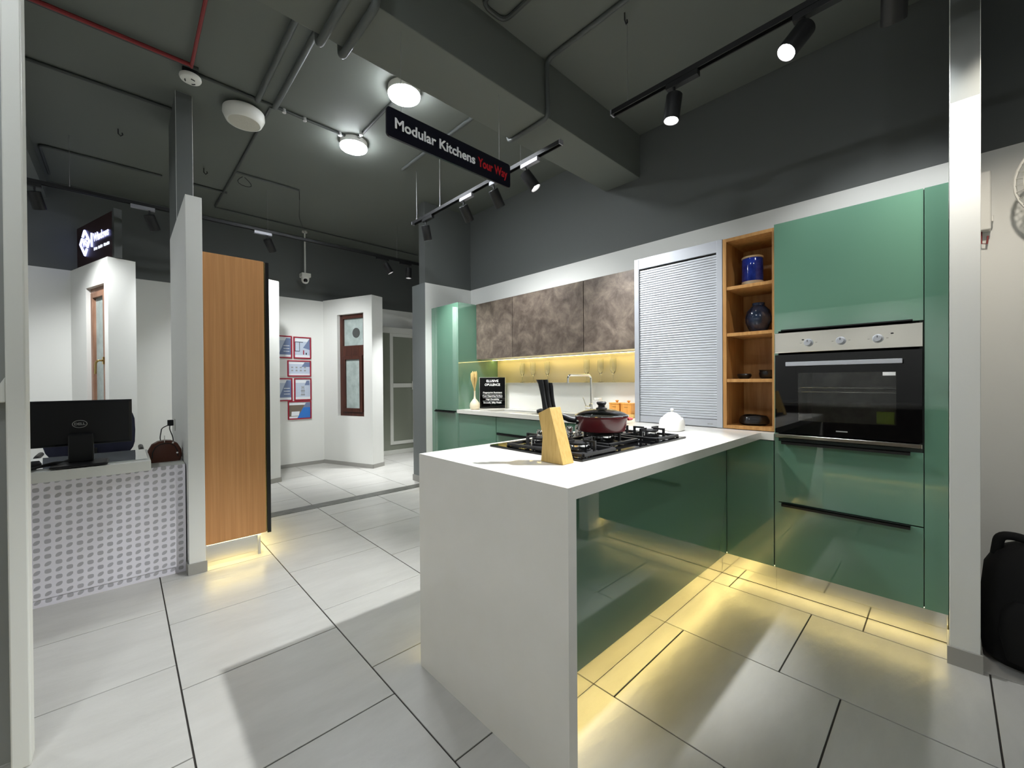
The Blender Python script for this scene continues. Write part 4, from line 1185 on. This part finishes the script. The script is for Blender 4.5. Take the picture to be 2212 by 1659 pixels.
# ================================================================ LEFT BAY AND BACKGROUND
# ---- wood cabinet on a mirror plinth
wc = thing('wood_cabinet', 'tall teak veneer cabinet with a black edged door beside the white partition', 'cabinet', (0.56, 3.7, 0))
q = MB(); q.box(0.379, 0.728, 3.312, 3.330, 0.156, 2.066); part('side_panel', q, 'walnut', wc, 0.001)
q = MB(); q.box(0.381, 0.722, 3.330, 4.15, 0.16, 2.06); part('body', q, 'carcass', wc)
q = MB(); q.box(0.736, 0.758, 3.306, 3.86, 0.150, 2.062); part('door', q, 'black', wc, 0.001)
q = MB(); q.box(0.728, 0.735, 3.322, 3.326, 0.16, 2.06); part('gap_glow_strip', q, 'brass', wc)  # brass colour imitates the gold LED light in the door gap
q = MB(); q.box(0.736, 0.758, 3.864, 4.15, 0.150, 2.062); part('door', q, 'black', wc, 0.001)
q = MB(); q.box(0.386, 0.683, 3.352, 3.362, 0, 0.156); q.box(0.673, 0.683, 3.362, 4.15, 0, 0.156); part('plinth', q, 'mirror', wc)
q = MB(); q.box(0.684, 0.700, 3.346, 3.362, 0, 0.150); part('plinth_corner', q, 'alu', wc)
floor_led(0.39, 0.70, 3.332, 3.350, 'warm LED strip under the front of the wood cabinet')
floor_led(0.704, 0.722, 3.352, 4.14, 'warm LED strip under the doors of the wood cabinet')

# ---- reception desk
dk = thing('reception_desk', 'reception desk with a grey leaf print front and white raised top', 'desk', (-0.3, 3.6, 0))
q = MB(); q.box(-1.15, 0.286, 3.370, 3.388, 0.046, 0.690); part('front_panel', q, 'leaf', dk, label='panel printed with rows of grey leaves')
q = MB(); q.box(-1.15, 0.286, 3.380, 3.392, 0, 0.046); part('kick_board', q, 'leaf', dk)
q = MB(); q.box(-1.15, 0.288, 3.388, 4.05, 0.664, 0.690); part('desk_top', q, 'white_lam', dk)
q = MB(); q.box(0.266, 0.284, 3.39, 4.05, 0, 0.664); q.box(-1.15, -1.13, 3.39, 4.05, 0, 0.664); part('side', q, 'white_lam', dk)
q = MB(); q.box(-1.15, 0.116, 3.222, 3.80, 0.7005, 0.757); rb = part('raised_top', q, 'white_lam', dk, 0.0015)
q = MB(); q.box(-0.60, 0.104, 3.30, 3.79, 0.7572, 0.762); part('glass', q, 'deskglass', rb)
q = MB(); q.box(-1.10, 0.08, 3.40, 3.44, 0.690, 0.7005); part('riser', q, 'white_lam', dk)

# ---- monitor seen from the back
mo = thing('monitor', 'black desktop monitor seen from behind on the reception desk', 'monitor', (-0.2, 3.33, 0.762))
MZ0, MZ1, MX0, MX1, MY = 0.862, 1.118, -0.455, 0.038, 3.395
q = MB()
loft(q, [[(x_, MY + dy, z_) for x_, z_ in ((MX0 + i_, MZ0 + i_), (MX1 - i_, MZ0 + i_), (MX1 - i_, MZ1 - i_), (MX0 + i_, MZ1 - i_))] for dy, i_ in ((0.030, 0.0), (0.012, 0.0), (0.006, 0.003), (0.0, 0.014))])
for i in range(len(q.sm)): q.sm[i] = False
part('casing', q, 'monitor', mo)
q = MB(); q.box(MX0 + 0.012, MX1 - 0.012, MY + 0.0305, MY + 0.032, MZ0 + 0.015, MZ1 - 0.012); part('screen', q, 'glassblack', mo)
q = MB(); q.box(-0.225, -0.125, 3.345, 3.394, 0.772, 0.93); part('neck', q, 'monitor', mo, 0.006)
q = MB(); q.box(-0.285, -0.065, 3.226, 3.42, 0.7625, 0.774); part('base', q, 'monitor', mo, 0.004)
lc = Vector((-0.181, MY - 0.0008, 0.984))
q = MB(); q.tube([(lc.x + 0.029 * math.cos(2 * PI * k / 36), lc.y, lc.z + 0.0205 * math.sin(2 * PI * k / 36)) for k in range(36)], 0.0018, 6, closed=True)
lg = part('logo_ring', q, 'txtgrey', mo)
letters('DELL', 0.019, (lc.x, lc.y, lc.z), (1, 0, 0), (0, 0, 1), 'txtgrey', mo, 0.0006, width=0.044)

# cables and small clutter on the desk
cb = thing('cable_bundle', 'bundle of black monitor cables lying on the white desk top', 'cables', (-0.33, 3.3, 0.757))
for k in range(5):
    q = MB()
    q.tube(rbend([(-0.20, 3.36, 0.80 - 0.006 * k), (-0.27, 3.33, 0.775 + 0.004 * k), (-0.335, 3.30 - 0.01 * k, 0.768 + 0.003 * k), (-0.37 - 0.01 * k, 3.27 - 0.012 * k, 0.764), (-0.41, 3.24 + 0.02 * (k % 2), 0.7625)], 0.04), 0.0035, 8)
    part('cable', q, 'blackm', cb)
q = MB(); q.lathe([(0.0, -0.03), (0.018, -0.024), (0.024, 0), (0.018, 0.024), (0, 0.03)], (-0.345, 3.295, 0.785), 16, 0, (0.9, 0.3, 0.2)); part('tie', q, 'blackm', cb)

# ---- office chair behind the desk
oc = thing('office_chair', 'navy office chair behind the monitor', 'chair', (-0.17, 4.32, 0))
def rr_ring(cx_, cy_, cz_, hw, hh, y, n=28, e_=0.55):
    return [(cx_ + a * hw, y + cy_, cz_ + b * hh) for a, b in sq(1, e_, n)]
q = MB(); loft(q, [rr_ring(-0.17, 4.26, 0.86, 0.20, 0.17, -0.035), rr_ring(-0.17, 4.26, 0.86, 0.235, 0.20, -0.01), rr_ring(-0.17, 4.26, 0.86, 0.235, 0.20, 0.02), rr_ring(-0.17, 4.26, 0.86, 0.20, 0.17, 0.04)]); part('backrest', q, 'navyfab', oc)
q = MB(); q.box(-0.40, 0.06, 4.22, 4.66, 0.44, 0.52); part('seat', q, 'navyfab', oc, 0.03)
for s in (-1, 1):
    q = MB(); q.tube(rbend([(-0.17 + s * 0.25, 4.30, 0.50), (-0.17 + s * 0.27, 4.30, 0.70), (-0.17 + s * 0.27, 4.55, 0.70)], 0.05), 0.016, 10); part('armrest', q, 'blackm', oc)
q = MB(); q.cyl((-0.17, 4.42, 0.08), (-0.17, 4.42, 0.44), 0.028, 14); part('column', q, 'blackm', oc)
q = MB(); q.box(-0.20, -0.14, 4.22, 4.27, 0.50, 0.75); part('back_bracket', q, 'blackm', oc)
for k in range(5):
    a = 2 * PI * k / 5 + 0.3
    q = MB(); q.tube([(-0.17, 4.42, 0.10), (-0.17 + 0.27 * math.cos(a), 4.42 + 0.27 * math.sin(a), 0.065)], 0.018, 8); part('foot', q, 'blackm', oc)
    q = MB(); q.lathe([(0, -0.02), (0.028, -0.018), (0.028, 0.018), (0, 0.02)], (-0.17 + 0.27 * math.cos(a), 4.42 + 0.27 * math.sin(a), 0.029), 14, 0, (math.sin(a), -math.cos(a), 0)); part('caster', q, 'blackm', oc)

# ---- brown handbag, socket and charger
hg = thing('handbag', 'dark brown leather handbag standing on the desk by the partition', 'bag', (0.21, 3.62, 0.69))
pts = [(-0.080, 0.0), (0.080, 0.0), (0.088, 0.03), (0.085, 0.075), (0.066, 0.115), (0.035, 0.135), (0, 0.140), (-0.035, 0.135), (-0.066, 0.115), (-0.085, 0.075), (-0.088, 0.03)]
q = MB(); loft(q, [[(0.200 + a * s, 3.62 + dy, 0.6905 + b * s) for a, b in pts] for dy, s in ((-0.045, 0.90), (-0.035, 1.0), (0.035, 1.0), (0.045, 0.90))]); part('body', q, 'leather', hg)
q = MB(); q.tube([(0.200 + 0.75 * a, 3.574, 0.6905 + 0.85 * b + 0.004) for a, b in pts[2:]], 0.003, 6); part('piping', q, 'blackm', hg)
q = MB(); q.cyl((0.240, 3.576, 0.815), (0.240, 3.568, 0.815), 0.006, 10); q.cyl((0.262, 3.578, 0.745), (0.262, 3.570, 0.745), 0.006, 10); part('stud', q, 'chrome', hg)
q = MB(); q.box(0.195, 0.199, 3.575, 3.579, 0.82, 0.865); part('zip_pull', q, 'chrome', hg)
so = thing('wall_socket', 'white wall socket on the partition above the handbag', 'socket', (0.292, 4.2, 0.89))
q = MB(); q.box(0.286, 0.2928, 4.12, 4.28, 0.845, 0.935); part('plate', q, 'plastic', so, 0.002)
ch = thing('charger', 'black plug and looped charger cable in the wall socket', 'charger', (0.28, 4.2, 0.88))
q = MB(); q.box(0.250, 0.2858, 4.18, 4.22, 0.88, 0.925); part('plug', q, 'blackm', ch, 0.004)
q = MB(); q.tube(rbend([(0.265, 4.2, 0.885), (0.262, 4.19, 0.855), (0.275, 4.10, 0.80), (0.272, 3.95, 0.74), (0.262, 3.8, 0.70)], 0.03), 0.0035, 8)
q.tube(rbend([(0.255, 4.2, 0.885), (0.215, 4.19, 0.865), (0.20, 4.10, 0.80), (0.205, 3.95, 0.74), (0.215, 3.8, 0.70)], 0.03), 0.0035, 8); part('cable', q, 'blackm', ch)

# ---- lit sign above the left display wall
ls = thing('lit_sign', 'dark brown sign board with glowing blue-white logo and lettering', 'sign', (-0.2, 5.9, 2.43))
OFF = 0.05
def sgn(mb, s0_, s1_, z0_, z1_, d0, d1, mi=0):
    q_ = [pL + eL * s + nL * (OFF + d) for s, d in ((s0_, d0), (s1_, d0), (s1_, d1), (s0_, d1))]
    mb.prism([(a.x, a.y) for a in q_], z0_, z1_, mi)
q = MB(); sgn(q, -0.08, 0.985, 2.427, 2.885, 0, 0.05); part('board', q, 'signbrown', ls)
q = MB(); sgn(q, 0.985, 1.03, 2.427, 2.90, -0.004, 0.054); part('edge_post', q, 'pipe', ls)
def S3(s, z, d=-0.006):
    a = pL + eL * s + nL * (OFF + d)
    return (a.x, a.y, z)
dcx, dcz, rx, rz = 0.275, 2.69, 0.125, 0.128
corner = [(dcx, dcz + rz), (dcx + rx, dcz), (dcx, dcz - rz), (dcx - rx, dcz)]
def lerp(a, b, t): return (a[0] + (b[0] - a[0]) * t, a[1] + (b[1] - a[1]) * t)
segs = [[lerp(corner[3], corner[0], 0.55), corner[0], lerp(corner[0], corner[1], 0.45)],
        [lerp(corner[0], corner[1], 0.55), corner[1], lerp(corner[1], corner[2], 0.45)],
        [lerp(corner[1], corner[2], 0.55), corner[2], lerp(corner[2], corner[3], 0.45)],
        [lerp(corner[2], corner[3], 0.50), corner[3], lerp(corner[3], corner[0], 0.45)]]
for sgm in segs:
    q = MB(); q.tube([S3(*p) for p in sgm], 0.011, 6); part('logo_stroke', q, 'led_blue', ls)
exs = (eL.x, eL.y, 0)
letters('WS', 0.115, S3(dcx, dcz), exs, (0, 0, 1), 'led_blue', ls, 0.004, width=0.13)
q = MB(); q.tube([S3(0.465, 2.62), S3(0.465, 2.76)], 0.009, 6); part('logo_stroke', q, 'led_blue', ls)
letters('Windows', 0.115, S3(0.51, 2.70), exs, (0, 0, 1), 'led_blue', ls, 0.003, 'LEFT', width=0.40)
q = MB()
for k, wd in enumerate((0.02, 0.03, 0.03, 0.0, 0.035, 0.022, 0.022, 0.022, 0.0, 0.03, 0.022, 0.025, 0.025, 0.02)):
    if wd:
        sgn(q, 0.51 + k * 0.029, 0.51 + k * 0.029 + wd * 0.8, 2.575 + 0.002 * (k % 2), 2.605 - 0.003 * (k % 3), -0.004, 0)
part('small_print', q, 'led_blue_dim', ls)

# ---- red picture frames on the far wall
def picture(x0, x1, z0_, z1_, label, kind):
    t_ = thing('picture_frame', label, 'picture', ((x0 + x1) / 2, YF, (z0_ + z1_) / 2), None, 'red framed prints on the far wall')
    yb, wd = YF - 0.0005, 0.016
    q = MB(); frame_ = [(x0, x0 + wd, z0_, z1_), (x1 - wd, x1, z0_, z1_), (x0 + wd, x1 - wd, z0_, z0_ + wd), (x0 + wd, x1 - wd, z1_ - wd, z1_)]
    for a, b, c_, d in frame_: q.box(a, b, yb - 0.020, yb, c_, d)
    part('frame', q, 'framered', t_, 0.001)
    a, b, c_, d = x0 + wd, x1 - wd, z0_ + wd, z1_ - wd
    W_, H_ = b - a, d - c_
    q = MB(); q.box(a, b, yb - 0.010, yb, c_, d); pr_ = part('print', q, 'paper', t_)
    yp = yb - 0.0104
    def pol(pts, m, off=0):
        q_ = MB(); q_.add([(a + u * W_, yp - off, c_ + v_ * H_) for u, v_ in pts], [tuple(range(len(pts)))]); part('ink', q_, m, pr_)
    pol([(0, 0.12), (1, 0.12), (1, 0.82), (0, 0.82)], 'pgrey' if kind != 'sofa' else 'pdark')
    if kind == 'door':
        pol([(0.55, 0.5), (1, 1.0), (1, 0.4)], 'pslate', 0.0002)
        for u0, u1, v0, v1 in ((0.02, 0.05, 0.3, 0.8), (0.30, 0.33, 0.3, 0.8), (0.02, 0.55, 0.77, 0.8), (0.02, 0.33, 0.3, 0.33)):
            pol([(u0, v0), (u1, v0), (u1, v1), (u0, v1)], 'blackm', 0.0004)
        pol([(0.55, 0.15), (0.62, 0.15), (0.62, 0.38), (0.55, 0.38)], 'framered', 0.0004)
        pol([(0.72, 0.15), (0.80, 0.15), (0.80, 0.25), (0.72, 0.25)], 'blackm', 0.0004)
    elif kind == 'icons':
        pol([(0.60, 0.62), (1, 0.62), (1, 0.95), (0.75, 0.95)], 'pslate', 0.0002)
        for k in range(8):
            u, v_ = 0.12 + 0.2 * (k % 4), 0.30 + 0.22 * (k // 4)
            pol([(u, v_), (u + 0.09, v_), (u + 0.09, v_ + 0.10), (u, v_ + 0.10)], 'txtgrey', 0.0004)
    elif kind == 'text':
        pol([(0.25, 0.12), (1, 0.12), (1, 0.95), (0.72, 0.95)], 'pslate', 0.0002)
        for k in range(3):
            pol([(0.55, 0.55 - k * 0.14), (0.92, 0.55 - k * 0.14), (0.92, 0.58 - k * 0.14), (0.55, 0.58 - k * 0.14)], 'paper', 0.0004)
    elif kind == 'drawing':
        pol([(0.62, 0.70), (0.95, 0.70), (0.95, 0.93), (0.75, 0.93)], 'pslate', 0.0002)
        for u0, u1, v0, v1 in ((0.42, 0.46, 0.2, 0.66), (0.54, 0.58, 0.2, 0.66), (0.36, 0.64, 0.2, 0.24), (0.36, 0.64, 0.40, 0.44), (0.46, 0.54, 0.58, 0.62)):
            pol([(u0, v0), (u1, v0), (u1, v1), (u0, v1)], 'txtgrey', 0.0004)
    elif kind == 'sofa':
        pol([(0.38, 0.0), (1, 0.0), (1, 0.66), (0.66, 0.66)], 'pblue', 0.0002)
        pol([(0.10, 0.15), (0.45, 0.15), (0.50, 0.42), (0.12, 0.42)], 'paper', 0.0002)
        pol([(0.66, 0.66), (1, 0.66), (1, 0.95), (0.80, 0.95)], 'pslate', 0.0003)
picture(1.52, 1.762, 1.562, 1.880, 'red framed print half hidden by the white wall end, upper', 'text')
picture(1.781, 2.017, 1.562, 1.876, 'red framed print with a window drawing, top right', 'door')
picture(1.699, 2.015, 1.302, 1.534, 'red framed landscape print with rows of small icons', 'icons')
picture(1.52, 1.762, 0.952, 1.278, 'red framed print half hidden by the white wall end, lower', 'text')
picture(1.785, 2.018, 0.955, 1.278, 'red framed print with a small line drawing', 'drawing')
picture(1.700, 2.015, 0.684, 0.948, 'lowest red framed print with a blue photo', 'sofa')

# ================================================================ RIGHT BAY
# ---- black backpack
bk = thing('backpack', 'black backpack standing on the floor right of the white end wall', 'backpack', (2.80, -0.30, 0))
def bk_ring(z_, hx, hy, cx_=2.80, cy_=-0.30):
    return [(cx_ + a * hx, cy_ + b * hy, z_) for a, b in sq(1, 0.6, 28)]
q = MB(); loft(q, [bk_ring(0.001, 0.13, 0.17), bk_ring(0.03, 0.155, 0.195), bk_ring(0.2, 0.16, 0.20), bk_ring(0.38, 0.14, 0.185), bk_ring(0.46, 0.11, 0.15), bk_ring(0.50, 0.06, 0.09)]); part('body', q, 'bagblack', bk)
q = MB(); loft(q, [bk_ring(0.05, 0.05, 0.13, 2.655), bk_ring(0.15, 0.065, 0.15, 2.645), bk_ring(0.25, 0.055, 0.14, 2.655), bk_ring(0.29, 0.03, 0.11, 2.67)]); part('pocket', q, 'bagblack', bk)
q = MB(); q.tube(rbend([(2.78, -0.15, 0.44), (2.78, -0.16, 0.525), (2.78, -0.22, 0.53), (2.76, -0.36, 0.45), (2.70, -0.46, 0.28)], 0.05), 0.018, 10); part('strap', q, 'bagblack', bk)

# ---- wall fan and white box
fa = thing('wall_fan', 'white wall fan with a wire cage at the right edge', 'fan', (3.28, -0.47, 2.1))
fc = Vector((3.06, -0.425, 2.125)); fd = Vector((-0.96, 0.20, -0.18)).normalized()
e1 = fd.cross(Vector((0, 0, 1))).normalized(); e2 = e1.cross(fd)
def fpt(r, a, d): return fc + (e1 * math.cos(a) + e2 * math.sin(a)) * r + fd * d
q = MB()
for r, d in ((0.205, 0.0), (0.17, 0.055), (0.10, 0.075), (0.17, -0.055), (0.10, -0.07)):
    q.tube([fpt(r, 2 * PI * k / 36, d) for k in range(36)], 0.003 if d else 0.006, 6, closed=True)
for k in range(40):
    a = 2 * PI * k / 40
    q.tube([fpt(0.035, a, 0.08), fpt(0.10, a, 0.075), fpt(0.17, a, 0.055), fpt(0.205, a, 0.0), fpt(0.17, a, -0.055), fpt(0.05, a, -0.075)], 0.0015, 5)
part('cage', q, 'plastic', fa)
q = MB(); q.cyl(fc + fd * -0.16, fc + fd * -0.06, 0.055, 20); q.tube([fc + fd * -0.13, (3.22, -0.46, 2.02), (3.278, -0.46, 2.02)], 0.022, 10); part('motor', q, 'plastic', fa)
q = MB(); q.lathe([(0, -0.02), (0.03, -0.018), (0.032, 0.02), (0, 0.03)], fc, 18, 0, fd); part('hub', q, 'plastic', fa)
for k in range(3):
    a = 2 * PI * k / 3
    q = MB()
    P_ = [fpt(0.03, a - 0.3, -0.01), fpt(0.10, a - 0.5, -0.02), fpt(0.175, a - 0.35, -0.02), fpt(0.175, a + 0.25, 0.01), fpt(0.10, a + 0.35, 0.02), fpt(0.03, a + 0.3, 0.01)]
    P2 = [p + fd * 0.002 for p in P_]
    q.add(P_ + P2, [(0, 1, 2, 3, 4, 5), (11, 10, 9, 8, 7, 6)] + [(i, (i + 1) % 6, 6 + (i + 1) % 6, 6 + i) for i in range(6)]); part('blade', q, 'plastic', fa)
wbx = thing('wall_box', 'small white plastic box on the wall behind the white end wall', 'box', (3.27, -0.14, 2.1))
q = MB(); q.box(3.215, 3.279, -0.158, -0.1055, 1.97, 2.27); part('body', q, 'plastic', wbx, 0.006)
q = MB(); q.box(3.225, 3.275, -0.166, -0.158, 2.01, 2.04); part('switch', q, 'plastic', wbx, 0.002)
q = MB(); q.tube([(3.25, -0.125, 1.972), (3.25, -0.125, 1.91), (3.25, -0.145, 1.905), (3.25, -0.148, 1.945)], 0.004, 6); part('pull_cord', q, 'redpipe', wbx)

# ================================================================ BEHIND THE CAMERA
oc2 = thing('opposite_cabinet', 'base cabinet run with a white top across the aisle behind the camera', 'cabinet', (-1.4, 0.7, 0))
q = MB(); q.box(-1.70, -1.118, -0.60, 1.85, 0.155, 0.865); part('body', q, 'carcass', oc2)
for k in range(4):
    q = MB(); q.box(-1.118, -1.10, -0.60 + k * 0.6125 + 0.0015, -0.60 + (k + 1) * 0.6125 - 0.0015, 0.147, 0.860); part('door', q, 'concrete', oc2, 0.001)
q = MB(); q.box(-1.72, -1.085, -0.60, 1.85, 0.867, 0.905); part('top', q, 'quartz', oc2)
q = MB(); q.box(-1.16, -1.148, -0.60, 1.85, 0, 0.155); part('plinth', q, 'mirror', oc2)
floor_led(-1.132, -1.122, -0.59, 1.84, 'warm LED strip under the cabinet behind the camera')
